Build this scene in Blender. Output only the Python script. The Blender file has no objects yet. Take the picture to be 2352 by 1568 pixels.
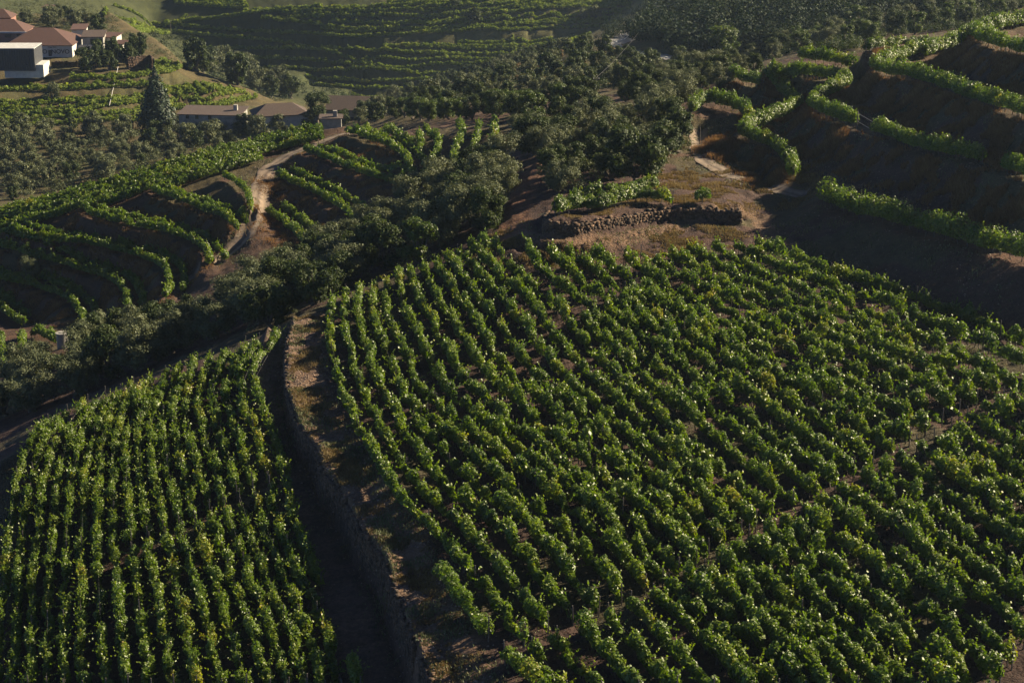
import bpy, math, random
import numpy as np
from mathutils import Vector
random.seed(7)
RS = np.random.RandomState(11)
scene = bpy.context.scene
COL = scene.collection
R = math.radians

# ------------------------------------------------------------------ camera, world, sun, exposure
PITCH = R(18.0)
FPX = 4389.0                                    # focal length in units of a 2352 wide picture
cam = bpy.data.cameras.new('camera')
cam.sensor_width = 36.0
cam.lens = 36.0 * FPX / 2352.0
cam.clip_start = 1.0
cam.clip_end = 6000.0
camo = bpy.data.objects.new('camera', cam)
COL.objects.link(camo)
camo.location = (0, 0, 0)
camo.rotation_euler = (R(90) - PITCH, 0, 0)
scene.camera = camo

SUN_EL, SUN_AZ = R(27.5), R(22.0)               # azimuth measured from +X towards +Y
world = bpy.data.worlds.new("World")
scene.world = world
world.use_nodes = True
nt = world.node_tree
bg = nt.nodes['Background']
sky = nt.nodes.new('ShaderNodeTexSky')
sky.sky_type = 'NISHITA'
sky.sun_disc = False
sky.air_density = 0.42
sky.dust_density = 0.0
sky.ozone_density = 4.0
sky.altitude = 2500.0
sky.sun_elevation = SUN_EL
sky.sun_rotation = R(90) - SUN_AZ
nt.links.new(sky.outputs[0], bg.inputs[0])
bg.inputs[1].default_value = 0.05
sun = bpy.data.lights.new('sun', 'SUN')
sun.energy = 5.0
sun.angle = R(0.5)
sun.color = (1.0, 0.84, 0.58)
suno = bpy.data.objects.new('sun', sun)
COL.objects.link(suno)
sd = Vector((math.cos(SUN_EL) * math.cos(SUN_AZ), math.cos(SUN_EL) * math.sin(SUN_AZ), math.sin(SUN_EL)))
suno.rotation_euler = sd.to_track_quat('Z', 'Y').to_euler()
scene.view_settings.view_transform = 'Standard'
scene.view_settings.look = 'None'
scene.view_settings.exposure = 1.75
scene.view_settings.gamma = 1.0

# ------------------------------------------------------------------ pixel -> world helpers
CP, SP = math.cos(PITCH), math.sin(PITCH)
def ray(px, py):
    a = (np.asarray(px, float) - 1176.0) / FPX
    b = (784.0 - np.asarray(py, float)) / FPX
    return a, CP + b * SP, -SP + b * CP
def P(px, py, z):
    a, y, dz = ray(px, py)
    t = z / dz
    return np.stack([a * t, y * t, np.zeros_like(t) + z], -1)
def zray(py, d):
    a, y, dz = ray(0, py)
    return float(dz / y * d)

# ------------------------------------------------------------------ terrain grid (fan shaped, dense near, coarse far)
NU, NV = 820, 1240
s_ = np.linspace(-1, 1, NU)
UU = 0.33 * s_ + 0.75 * s_ ** 9
YY = np.concatenate([np.exp(np.linspace(math.log(58), math.log(860), NV - 50)),
                     np.exp(np.linspace(math.log(864), math.log(3000), 50))])
LY = np.log(YY)
def gidx(x, y):
    gi = np.interp(x / y, UU, np.arange(NU))
    gj = np.interp(np.log(y), LY, np.arange(NV))
    return gi, gj
CS = []                                         # constraint samples: (x, y, z)
def dens(pts, step=None):
    pts = np.asarray(pts, float)
    out = []
    for a, b in zip(pts[:-1], pts[1:]):
        st = step or max(0.12, 0.0007 * math.hypot(a[0], a[1]))
        n = max(1, int(np.linalg.norm(b[:2] - a[:2]) / st))
        t = np.arange(n)[:, None] / n
        out.append(a + (b - a) * t)
    out.append(pts[-1:])
    return np.concatenate(out)
def smooth_path(pts, sub=6):
    p = np.asarray(pts, float)
    if len(p) < 3: return p
    q = np.concatenate([[2 * p[0] - p[1]], p, [2 * p[-1] - p[-2]]])
    out = []
    for i in range(1, len(q) - 2):
        p0, p1, p2, p3 = q[i - 1], q[i], q[i + 1], q[i + 2]
        for k in range(sub):
            t = k / sub
            out.append(0.5 * ((2 * p1) + (-p0 + p2) * t + (2 * p0 - 5 * p1 + 4 * p2 - p3) * t * t + (-p0 + 3 * p1 - 3 * p2 + p3) * t ** 3))
    out.append(p[-1])
    return np.array(out)
def offset(pts, w):
    p = np.asarray(pts, float)
    d = np.gradient(p[:, :2], axis=0)
    d /= np.linalg.norm(d, axis=1)[:, None] + 1e-9
    q = p.copy()
    q[:, 0] += -d[:, 1] * w
    q[:, 1] += d[:, 0] * w
    return q
def con(pts): CS.append(dens(pts))
def cp(*pp):                                    # isolated ground points by pixel and height
    for px, py, z in pp:
        p = P(px, py, z)
        r = 0.004 * p[1]
        SOFT.append(p)
SOFT = []
def cl(pp):                                     # ground line by pixel and height per point
    con(smooth_path([P(a, b, z) for a, b, z in pp]))
TERR = {}
def bank(pts, o_, drop):
    q = offset(dens(pts, 0.5), o_); src = dens(pts, 0.5)[:, :2]
    d = np.sqrt(((q[:, None, :2] - src[None]) ** 2).sum(-1)).min(1)
    q = q[d > abs(o_) * 0.93]; q[:, 2] -= drop; CS.append(q)
def terrace(name, pix, z, w=1.3, out=None, dz=1.0, row=True):
    """contour line traced on the canopies, so lifted by dz above the platform"""
    zs = list(z) if hasattr(z, '__len__') else [z] * len(pix)
    if len(zs) == 3 and len(pix) != 3:                  # (value, index where it starts to change, end value)
        z0, k0, z1 = zs; zs = [z0 + (z1 - z0) * max(0, i_ - k0) / (len(pix) - 1 - k0) for i_ in range(len(pix))]
    pts = smooth_path([P(a, b, zz + dz) for (a, b), zz in zip(pix, zs)])
    pts[:, 2] -= dz
    TERR[name] = pts
    con(pts)
    con(offset(pts, w))
    con(offset(pts, -(out or w)))
    return pts

# right block (gently sloping field)
cp((2352, 1568, -45), (1150, 1568, -47.5), (1700, 1400, -46), (1000, 1100, -47.6), (840, 900, -47.6), (760, 680, -47.5), (930, 620, -46.8),
   (1103, 548, -45.2), (1300, 592, -44.6), (1450, 576, -44.4), (1600, 562, -44.1), (1755, 570, -43.8), (2352, 1140, -44), (2000, 1000, -44.6),
   (1500, 900, -45.6), (1200, 780, -46.2), (1700, 720, -44.6), (2050, 720, -43.7), (2345, 800, -43.4), (2600, 900, -43), (2700, 1500, -44), (1180, 1300, -47.4))
cl([(1800, 598, -43.7), (1900, 628, -43.7), (2020, 672, -43.6), (2150, 722, -43.5), (2352, 795, -43.3), (2500, 840, -43.2)])
# ledge, retaining wall and sunken track
WALL_PIX = [(676, 722), (660, 790), (658, 866), (670, 924), (693, 979), (728, 1024), (738, 1054), (750, 1084), (783, 1119), (813, 1174), (838, 1221), (875, 1261), (893, 1296), (903, 1338), (920, 1381), (938, 1426), (955, 1471), (985, 1540), (1030, 1640)]
WALL_ZT = [-48.2, -48.4, -48.6, -48.7, -48.75, -48.8, -48.8, -48.85, -48.9, -48.9, -48.95, -49, -49, -49, -49, -49, -49, -49.1, -49.2]
WALL_ZT = [z + 0.5 for z in WALL_ZT]
WALL_ZB = [-48.8, -49.2, -49.7, -50.0, -50.4, -50.8, -50.9, -51.0, -51.2, -51.3, -51.45, -51.5, -51.6, -51.6, -51.7, -51.7, -51.8, -51.9, -52.1]
wt = smooth_path([P(a, b, z) for (a, b), z in zip(WALL_PIX, WALL_ZT)])
wzb = smooth_path([[z, 0] for z in WALL_ZB])[:, 0]
# path runs towards the camera: left of travel is +x, so +offset is the ledge side
con(offset(wt, 0.08)); con(offset(wt, 1.2))
wb = wt.copy(); wb[:, 2] = wzb
con(offset(wb, -0.45)); con(offset(wb, -2.2))
cl([(775, 700, -47.7), (770, 800, -47.8), (800, 900, -47.8), (850, 975, -47.85), (870, 1040, -47.85), (905, 1130, -47.9), (950, 1200, -47.95), (1010, 1310, -48.0), (1060, 1420, -48.0), (1130, 1560, -48.0)])
# left block
cp((0, 1568, -54.8), (400, 1568, -53.4), (820, 1568, -52.2), (640, 1120, -51.8), (690, 1230, -52), (740, 1350, -52.1), (640, 790, -50.2), (585, 850, -50.9), (610, 960, -51.3),
   (20, 1200, -54.2), (200, 1200, -53.6), (400, 1200, -52.8), (-300, 1300, -57), (-300, 1700, -58), (300, 1400, -53.4))
cl([(-60, 1090, -54.6), (45, 1035, -53.7), (100, 972, -53.3), (170, 935, -53.1), (330, 880, -52.4), (440, 838, -51.6), (560, 792, -50.8), (640, 765, -50.1)])
# gully with the olive belt
cp((700, 650, -51), (820, 620, -50), (950, 575, -49), (1030, 545, -47.5), (1100, 500, -47), (480, 800, -55), (300, 850, -59), (150, 895, -60), (0, 950, -60), (450, 745, -57.5),
   (230, 830, -61), (600, 690, -56.5), (350, 740, -64), (0, 860, -66), (850, 520, -54), (720, 560, -59), (560, 620, -64), (950, 450, -51), (-200, 900, -66))
cl([(1230, 372, -43.7), (1215, 410, -43.8), (1195, 455, -43.9), (1178, 500, -44.0), (1185, 540, -43.9)])
# small walled plot
UW_PIX = [(1262, 476), (1252, 492), (1256, 504), (1280, 508), (1310, 509), (1340, 507), (1400, 496), (1463, 485), (1501, 479), (1576, 473), (1640, 476), (1700, 478)]
uw = smooth_path([P(a, b, -41.9) for a, b in UW_PIX])
con(offset(uw, 0.3)); con(offset(uw, 2.5))
uwb = uw.copy(); uwb[:, 2] = -43.3
con(offset(uwb, -0.4)); con(offset(uwb, -1.6))
cl([(1165, 570, -44.2), (1200, 578, -43.9), (1250, 575, -43.8), (1340, 564, -43.75), (1450, 547, -43.7), (1560, 527, -43.6), (1650, 515, -43.5), (1710, 506, -43.4)])
cl([(1190, 605, -45.2), (1300, 596, -44.6), (1450, 579, -44.4), (1600, 565, -44.1), (1700, 560, -43.95)])
# upper right track
TRACK_R = [(1606, 312, -43.6), (1604, 335, -43.4), (1612, 360, -43.1), (1632, 382, -42.9), (1672, 400, -42.7), (1720, 418, -42.6), (1780, 438, -42.7), (1850, 456, -42.9)]
cl(TRACK_R)
cl([(1650, 332, -43.4), (1655, 352, -43.2), (1670, 380, -42.9), (1740, 410, -42.6)])
cl([(1730, 495, -43.2), (1755, 520, -43.4), (1785, 560, -43.7)])
# hill terraces at the upper right
terrace('A', [(1893, 447), (1976, 475), (2064, 497), (2164, 522), (2264, 547), (2352, 572), (2450, 600)], (-41.9, 0, -39.5), 1.6, 0.9)
terrace('G', [(1681, 162), (1726, 180), (1764, 194), (1808, 212), (1829, 228), (1815, 245), (1780, 262), (1730, 280), (1706, 295), (1725, 308), (1764, 320), (1792, 342), (1812, 362), (1822, 388)], -41.8, 1.0, 1.0)
terrace('H', [(1588, 246), (1605, 230), (1630, 222), (1676, 234), (1712, 250), (1726, 268)], -41.9, 1.0, 1.0)
terrace('B', [(1766, 140), (1840, 157), (1900, 168), (1935, 175), (1945, 182), (1925, 194), (1890, 210), (1868, 226), (1880, 240), (1920, 256), (1970, 272), (2015, 288), (2070, 308), (2140, 328), (2200, 342), (2270, 358), (2352, 382), (2450, 410)], (-39.2, 7, -36.0), 1.2, 0.9)
bank(TERR['B'], -3.6, 2.5); bank(TERR['B'], 2.4, 0)
bank(TERR['G'], -2.6, 1.5)
terrace('C', [(2238, 78), (2180, 92), (2110, 110), (2050, 128), (2014, 146), (2030, 156), (2090, 166), (2164, 186), (2210, 205), (2264, 222), (2352, 246), (2450, 272)], (-36.0, 5, -33.0), 1.2, 0.9)
bank(TERR['C'], -3.6, 2.5); bank(TERR['C'], 2.4, 0)
terrace('C2', [(1838, 122), (1880, 128), (1925, 136), (1960, 143)], -38.4, 0.8, 0.8)
terrace('E', [(1990, 100), (2040, 92), (2100, 86), (2160, 88), (2190, 86)], -35.8, 0.6, 0.6)
terrace('D', [(2450, 10), (2352, 40), (2300, 50), (2252, 62), (2250, 76), (2289, 90), (2352, 106), (2450, 130)], (-32.8, 3, -30.4), 1.0, 0.9)
bank(TERR['D'], -3.6, 2.5)
cp((1860, 430, -42.8), (1960, 560, -43.3), (2200, 650, -42.4))
cp((1660, 300, -43.5), (2600, 100, -29.5), (2700, 300, -32.5), (2750, 600, -36.5))
cp((2100, 40, -34.5), (1950, 80, -37), (2300, 20, -32.5), (1850, 100, -40), (1700, 140, -45))
# middle trees
cp((1350, 420, -42.3), (1450, 350, -43), (1550, 330, -43.3), (1500, 260, -43.8), (1560, 200, -45), (1300, 300, -46.5), (1100, 400, -48), (1130, 330, -50), (1020, 262, -53), (1200, 260, -51), (1350, 235, -49))
# left spur, right of its track
terrace('m', [(640, 396), (708, 426), (763, 456), (800, 479), (815, 500)], -59.4, 1.2, 1.2)
terrace('n', [(615, 477), (650, 502), (688, 534), (712, 566)], -61.6, 1.2, 1.2)
terrace('o', [(703, 337), (763, 359), (825, 384), (888, 404), (955, 428)], -57.2, 1.2, 1.2)
terrace('p', [(795, 294), (838, 307), (890, 322), (925, 349), (948, 388)], -55.4, 1.2, 1.2)
cl([(978, 300, -54.5), (1008, 325, -54.2), (988, 385, -54.0)])
cl([(1051, 290, -53.6), (1060, 320, -53.2), (1040, 395, -52.4)])
cl([(1135, 285, -52.6), (1125, 345, -51.0)])
# left spur terraces
terrace('t0', [(515, 399), (550, 417), (568, 439), (573, 455), (573, 466)], -59.6, 1.0, 1.0)
terrace('t1', [(348, 426), (375, 439), (425, 454), (475, 476), (513, 489), (531, 499), (541, 512)], -61.2, 1.8, 1.1)
terrace('t2', [(186, 467), (218, 484), (263, 497), (313, 509), (363, 519), (413, 532), (450, 547), (475, 569), (482, 583), (480, 597)], -63.3, 1.8, 1.1)
terrace('t3', [(22, 507), (50, 519), (105, 534), (150, 542), (200, 549), (250, 559), (300, 572), (350, 588), (376, 604), (389, 628), (388, 652), (381, 674)], -65.6, 1.8, 1.1)
terrace('t4', [(-60, 540), (0, 557), (50, 574), (113, 592), (175, 607), (238, 624), (272, 642), (289, 669), (293, 694), (287, 716)], -68.0, 1.8, 1.1)
terrace('t5', [(-60, 615), (0, 630), (55, 642), (100, 654), (150, 672), (175, 694), (188, 724), (190, 760)], -70.4, 1.8, 1.1)
terrace('t6', [(-60, 670), (0, 700), (25, 717), (55, 736)], -72.8, 1.8, 1.1)
cl([(-200, 540, -68.5), (0, 492, -66.3), (100, 468, -64.7), (200, 442, -63.0), (300, 415, -61.6), (400, 388, -60.2), (500, 360, -59.2), (600, 332, -58.2), (700, 308, -57.2), (795, 290, -56.0)])
crest = smooth_path([P(a, b, z) for a, b, z in [(-200, 540, -68.5), (0, 492, -66.3), (200, 442, -63.0), (400, 388, -60.2), (600, 332, -58.2), (795, 290, -56.0)]])
cb = offset(crest, 9.0); cb[:, 2] -= 5.5; con(cb)
cb = offset(crest, 3.0); cb[:, 2] -= 0.7; con(cb)
cb = offset(crest, 24.0); cb[:, 2] -= 13; con(cb)
TRACK_L = [(800, 306, -56.0), (740, 326, -56.8), (700, 343, -57.4), (655, 362, -58.1), (622, 388, -58.8), (602, 420, -59.3), (592, 455, -59.8), (582, 495, -60.5), (566, 540, -61.7), (534, 580, -63.3), (486, 622, -64.6), (434, 658, -66.2), (398, 684, -67.2)]
cl(TRACK_L)
cp((145, 800, -66.5), (60, 800, -68), (300, 730, -68.5))
# slope with olives beyond the spur
cp((0, 470, -89), (150, 440, -88.5), (0, 380, -88), (200, 380, -87.5), (400, 340, -86), (100, 305, -88.6), (300, 300, -86), (520, 310, -82), (650, 292, -79.5), (800, 285, -76), (-200, 380, -90), (600, 320, -78), (880, 262, -72))
# winery hill terraces
def wter(name, pix, z): terrace(name, pix, z, 1.4, 1.0, dz=0.6)
wter('w0', [(160, 176), (250, 174), (330, 168), (388, 160), (412, 152)], -81.3)
wter('w1', [(-40, 208), (60, 201), (125, 201), (250, 196), (375, 189), (450, 182), (500, 178)], -83.0)
wter('w2', [(-40, 240), (60, 235), (125, 231), (250, 226), (350, 215), (400, 205), (460, 200), (515, 192)], -85.0)
wter('w3', [(-40, 257), (60, 253), (150, 249), (250, 240), (350, 228), (400, 217), (470, 212), (540, 200)], -86.2)
wter('w4', [(-40, 274), (75, 268), (160, 264), (300, 256), (400, 231), (480, 225), (560, 207)], -87.4)
wter('w5', [(-40, 288), (75, 284), (225, 276), (320, 270), (400, 246), (500, 238), (585, 219)], -88.2)
cp((150, 140, -79.6), (60, 175, -80.8), (200, 120, -79.2), (260, 110, -79.4), (330, 140, -80.3), (600, 245, -89.5), (640, 240, -92), (100, 60, -76), (0, 60, -76), (100, 15, -73), (230, 50, -77.5), (300, 85, -79.2), (0, 0, -71.5), (-200, 60, -76), (230, 5, -76.5))
edge = smooth_path([P(a, b, z) for a, b, z in [(235, 20, -75.5), (300, 62, -78.0), (350, 90, -79.5), (400, 135, -81.0), (470, 168, -83.4), (540, 192, -86.2), (600, 218, -88.6), (640, 238, -90)]])
con(edge)
for o_, dd_ in ((2, 1.0), (7, 6.0), (14, 13.0), (25, 22.0)):
    q_ = offset(edge, o_); q_[:, 2] -= dd_; con(q_)
# far hill
FAR = {}
def fz(py): 
    a, y, dz = ray(0, py); t = -dz / y
    return -t * 620.2 / (t + 0.78)
far_rows = [
 ('f1', 222, [(808, 222), (880, 230), (960, 228)]),
 ('f2', 205, [(713, 197), (813, 204), (938, 207), (1000, 210)]),
 ('f3', 186, [(705, 180), (838, 186), (950, 186), (1020, 190)]),
 ('f4', 165, [(560, 158), (650, 160), (763, 163), (913, 165), (1000, 172), (1080, 172)]),
 ('f5', 151, [(450, 128), (588, 134), (713, 140), (838, 150), (913, 157), (1000, 152), (1088, 150), (1160, 147)]),
 ('f6', 136, [(833, 135), (940, 139), (1060, 140), (1176, 140), (1240, 136)]),
 ('f6x', 129, [(430, 110), (588, 113), (725, 116), (790, 130), (838, 143), (890, 153)]),
 ('f7', 118, [(738, 109), (888, 118), (1013, 124), (1176, 126), (1290, 120)]),
 ('f7x', 104, [(357, 74), (460, 82), (588, 92), (663, 99), (715, 111)]),
 ('f75', 104, [(880, 105), (1000, 106), (1150, 108), (1250, 104), (1350, 98)]),
 ('f8', 86, [(348, 57), (460, 64), (588, 73), (713, 80), (813, 86), (988, 80), (1113, 71), (1176, 72), (1300, 66), (1400, 64)]),
 ('f9', 68, [(628, 51), (713, 56), (788, 67), (963, 69), (1063, 64), (1176, 54), (1340, 46), (1430, 42)]),
 ('f10', 53, [(755, 52), (913, 54), (1013, 51), (1088, 42), (1176, 30), (1326, 20), (1450, 24)]),
 ('f11', 39, [(648, 31), (788, 38), (963, 40), (1063, 30), (1176, 20), (1330, 10), (1450, 8)]),
 ('f12', 26, [(670, 26), (838, 26), (938, 24), (1013, 16), (1176, 8), (1300, -2)]),
 ('f13', 13, [(738, 19), (888, 12), (1013, 5), (1120, -4)]),
 ('f10x', 44, [(430, 44), (520, 41), (600, 26)]),
 ('f12x', 40, [(600, 46), (680, 42), (745, 43)]),
 ('f13x', 20, [(560, 22), (650, 20), (740, 12)]),
 ('f8x', 52, [(378, 52), (440, 48), (588, 33), (680, 18)]),
]
def farp(px, py):
    a, yy, dz = ray(px, py); s_ = np.full(np.shape(a + dz), 680.0)
    for _ in range(60):
        x = a * s_; g = np.where(x < -45, 0.22 * (x + 45), 0.0) + np.where(x > 0, -0.10 * x, 0.0)
        s2 = (-121 - 0.78 * 640 + g) / (dz - 0.78 * yy); s_ = 0.5 * s_ + 0.5 * s2
    return np.stack([a * s_, yy * s_, dz * s_], -1)
for nm, yr, pix in far_rows:
    pts = smooth_path(farp(*np.array(pix, float).T)); TERR[nm] = pts
    con(pts); con(offset(pts, 1.6)); con(offset(pts, -1.0))
for qx in range(250, 1500, 55):
    for qy in range(-60, 236, 22):
        if (qx > 430 or qy < 60 + (qx - 330) * .6) and not (qx > 950 and qy > 200 - (qx - 950) * .22):
            SOFT.append(farp(qx, qy))
# bush slopes, road and wooded hill
cp((900, 235, -70), (1000, 215, -68), (1100, 190, -67), (1100, 225, -62), (1200, 160, -67), (1300, 130, -67.5), (1300, 190, -62), (1400, 150, -64), (1450, 200, -60), (1550, 180, -58), (1370, 225, -58))
ROAD = [(1455, 70, -68.5), (1436, 90, -67.5), (1408, 100, -66.8), (1398, 107, -66.3), (1420, 116, -65.6), (1470, 124, -64.8), (1530, 132, -63.9), (1600, 142, -63.0), (1650, 149, -62.4), (1720, 156, -61.8)]
rd = smooth_path([P(a, b, z) for a, b, z in ROAD])
con(rd); con(offset(rd, 3.2)); con(offset(rd, -3.2))
def Pd(px, py, d): return P(px, py, zray(py, d))
for px, py, d in [(1520, 100, 385), (1520, 30, 410), (1600, 60, 395), (1600, -20, 415), (1750, 110, 372), (1750, 40, 392), (1800, -30, 415), (2000, 60, 400), (2050, 0, 425), (2200, 0, 430), (2000, -60, 450), (2352, -60, 430), (1480, 60, 400), (1480, 90, 392), (2600, -60, 380)]:
    p = Pd(px, py, d); cp((px, py, p[2]))
# limits outside the picture
for x in np.linspace(-600, 600, 30):
    CS.append(np.array([[x, 900, -70.0], [x * 1.4, 1200, -30.0], [x * 2, 2000, 40.0], [x * 3, 2900, 90]]))
for y in np.linspace(60, 76, 5):
    CS.append(np.array([[40, y, -45.0], [80, y, -44.0], [-60, y, -56.0], [0, y, -50.0], [20, y, -47]]))
for y in np.linspace(90, 420, 20):
    CS.append(np.array([[-y * 0.6, y, -66 - y * 0.06], [y * 0.55, y, -34.0 - 0.03 * y], [-y * 1.0, y, -66 - y * .06], [y * 1.0, y, -38 - 0.03 * y]]))

def prep(S):
    gi, gj = gidx(S[:, 0], S[:, 1])
    ok = (gi > 0.5) & (gi < NU - 1.5) & (gj > 0.5) & (gj < NV - 1.5)
    return gi[ok], gj[ok], S[ok, 2]
hard = prep(np.concatenate(CS)); soft = prep(np.array(SOFT))
H = None
for lev in (32, 16, 8, 4, 2, 1):
    gi, gj, sz = [np.concatenate([a_, b_]) for a_, b_ in zip(hard, soft)] if lev >= 8 else hard
    nu, nv = -(-NU // lev), -(-NV // lev)
    ii = np.clip((gi / lev + (0.5 if lev == 1 else 0)).astype(int), 0, nu - 1); jj = np.clip((gj / lev + (0.5 if lev == 1 else 0)).astype(int), 0, nv - 1)
    acc = np.zeros((nv, nu)); cnt = np.zeros((nv, nu))
    np.add.at(acc, (jj, ii), sz); np.add.at(cnt, (jj, ii), 1)
    m = cnt > 0
    val = np.where(m, acc / np.maximum(cnt, 1), 0)
    if H is None:
        H = np.full((nv, nu), float(sz.mean()))
    else:
        yi = np.clip((np.arange(nv) + .5) / 2 - .5, 0, H.shape[0] - 1); xi = np.clip((np.arange(nu) + .5) / 2 - .5, 0, H.shape[1] - 1)
        y0 = np.floor(yi).astype(int); x0 = np.floor(xi).astype(int); y1 = np.minimum(y0 + 1, H.shape[0] - 1); x1 = np.minimum(x0 + 1, H.shape[1] - 1)
        fy = (yi - y0)[:, None]; fx = (xi - x0)[None]
        H = H[y0][:, x0] * (1 - fy) * (1 - fx) + H[y1][:, x0] * fy * (1 - fx) + H[y0][:, x1] * (1 - fy) * fx + H[y1][:, x1] * fy * fx
    H[m] = val[m]
    for it in range({32: 500, 16: 300, 8: 120, 4: 40, 2: 50, 1: 60}[lev]):
        Q = np.pad(H, 1, mode='edge')
        N = (Q[:-2, 1:-1] + Q[2:, 1:-1] + Q[1:-1, :-2] + Q[1:-1, 2:]) * 0.25
        H = np.where(m, val, N)
Q = np.pad(H, 1, mode='edge')
H = 0.5 * H + 0.125 * (Q[:-2, 1:-1] + Q[2:, 1:-1] + Q[1:-1, :-2] + Q[1:-1, 2:])
GX = UU[None, :] * YY[:, None]
GY = np.repeat(YY[:, None], NU, 1)

# smooth value noise for relief
def vnoise(x, y, sc, seed):
    r = np.random.RandomState(seed).rand(256, 256)
    fx, fy = x / sc, y / sc
    x0 = np.floor(fx).astype(int); y0 = np.floor(fy).astype(int)
    tx, ty = fx - x0, fy - y0
    tx = tx * tx * (3 - 2 * tx); ty = ty * ty * (3 - 2 * ty)
    a = r[y0 % 256, x0 % 256]; b = r[y0 % 256, (x0 + 1) % 256]; c = r[(y0 + 1) % 256, x0 % 256]; d = r[(y0 + 1) % 256, (x0 + 1) % 256]
    return (a * (1 - tx) + b * tx) * (1 - ty) + (c * (1 - tx) + d * tx) * ty - 0.5
H += 0.30 * vnoise(GX, GY, 4.1, 1) + 0.22 * vnoise(GX, GY, 1.3, 2) + 0.16 * vnoise(GX, GY, 0.55, 3)

def hz(x, y):
    x = np.asarray(x, float); y = np.asarray(y, float)
    a, b = gidx(x, y)
    a = np.clip(a, 0, NU - 1.001); b = np.clip(b, 0, NV - 1.001)
    i = a.astype(int); j = b.astype(int); fa = a - i; fb = b - j
    return (H[j, i] * (1 - fa) + H[j, i + 1] * fa) * (1 - fb) + (H[j + 1, i] * (1 - fa) + H[j + 1, i + 1] * fa) * fb
YS = np.exp(np.linspace(math.log(60), math.log(1100), 2600))
def hit(px, py, off=0.0, ymin=0):
    """first point of the terrain (+off) along the ray of each pixel"""
    px = np.atleast_1d(np.asarray(px, float)); py = np.atleast_1d(np.asarray(py, float))
    out = np.zeros((len(px), 3))
    for k in range(len(px)):
        a, yy, dz = ray(px[k], py[k])
        X = YS * a / yy; Z = YS * dz / yy
        d = Z - (hz(X, YS) + off)
        w = np.where((d < 0) & (YS > ymin))[0]
        j = w[0] if len(w) else len(YS) - 1
        out[k] = (X[j], YS[j], hz(X[j], YS[j]))
    return out
def proj(p):
    p = np.asarray(p, float)
    f = p[..., 1] * CP - p[..., 2] * SP
    up = p[..., 1] * SP + p[..., 2] * CP
    return 1176 + FPX * p[..., 0] / f, 784 - FPX * up / f

# ------------------------------------------------------------------ object helpers
def tag(o, label=None, cat=None, group=None, kind=None):
    if label: o['label'] = label
    if cat: o['category'] = cat
    if group: o['group'] = group
    if kind: o['kind'] = kind
    return o
def empty(name, loc, label=None, cat=None, group=None):
    o = bpy.data.objects.new(name, None); COL.objects.link(o)
    o.location = tuple(float(v) for v in loc)
    o.empty_display_size = 0.3
    return tag(o, label, cat, group)
def mesh_np(name, V, F, mat=None, attrs=None, smooth=False, fcol=None):
    """V (n,3), F (m,k) with constant k"""
    me = bpy.data.meshes.new(name)
    V = np.ascontiguousarray(V, np.float32); F = np.ascontiguousarray(F, np.int32)
    k = F.shape[1]
    me.vertices.add(len(V)); me.vertices.foreach_set('co', V.ravel())
    me.loops.add(F.size); me.loops.foreach_set('vertex_index', F.ravel())
    me.polygons.add(len(F)); me.polygons.foreach_set('loop_start', np.arange(0, F.size, k, dtype=np.int32))
    if smooth: me.polygons.foreach_set('use_smooth', np.ones(len(F), bool))
    if attrs:
        for an, av in attrs.items():
            if av.ndim == 1:
                at = me.attributes.new(an, 'FLOAT', 'POINT'); at.data.foreach_set('value', np.ascontiguousarray(av, np.float32))
            else:
                at = me.attributes.new(an, 'FLOAT_COLOR', 'POINT')
                c = np.ones((len(av), 4), np.float32); c[:, :3] = av
                at.data.foreach_set('color', c.ravel())
    me.update(calc_edges=True)
    if mat: me.materials.append(mat)
    return me
def link(name, me, parent=None, loc=None):
    o = bpy.data.objects.new(name, me); COL.objects.link(o)
    if parent: o.parent = parent
    if loc is not None: o.location = loc
    return o
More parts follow.
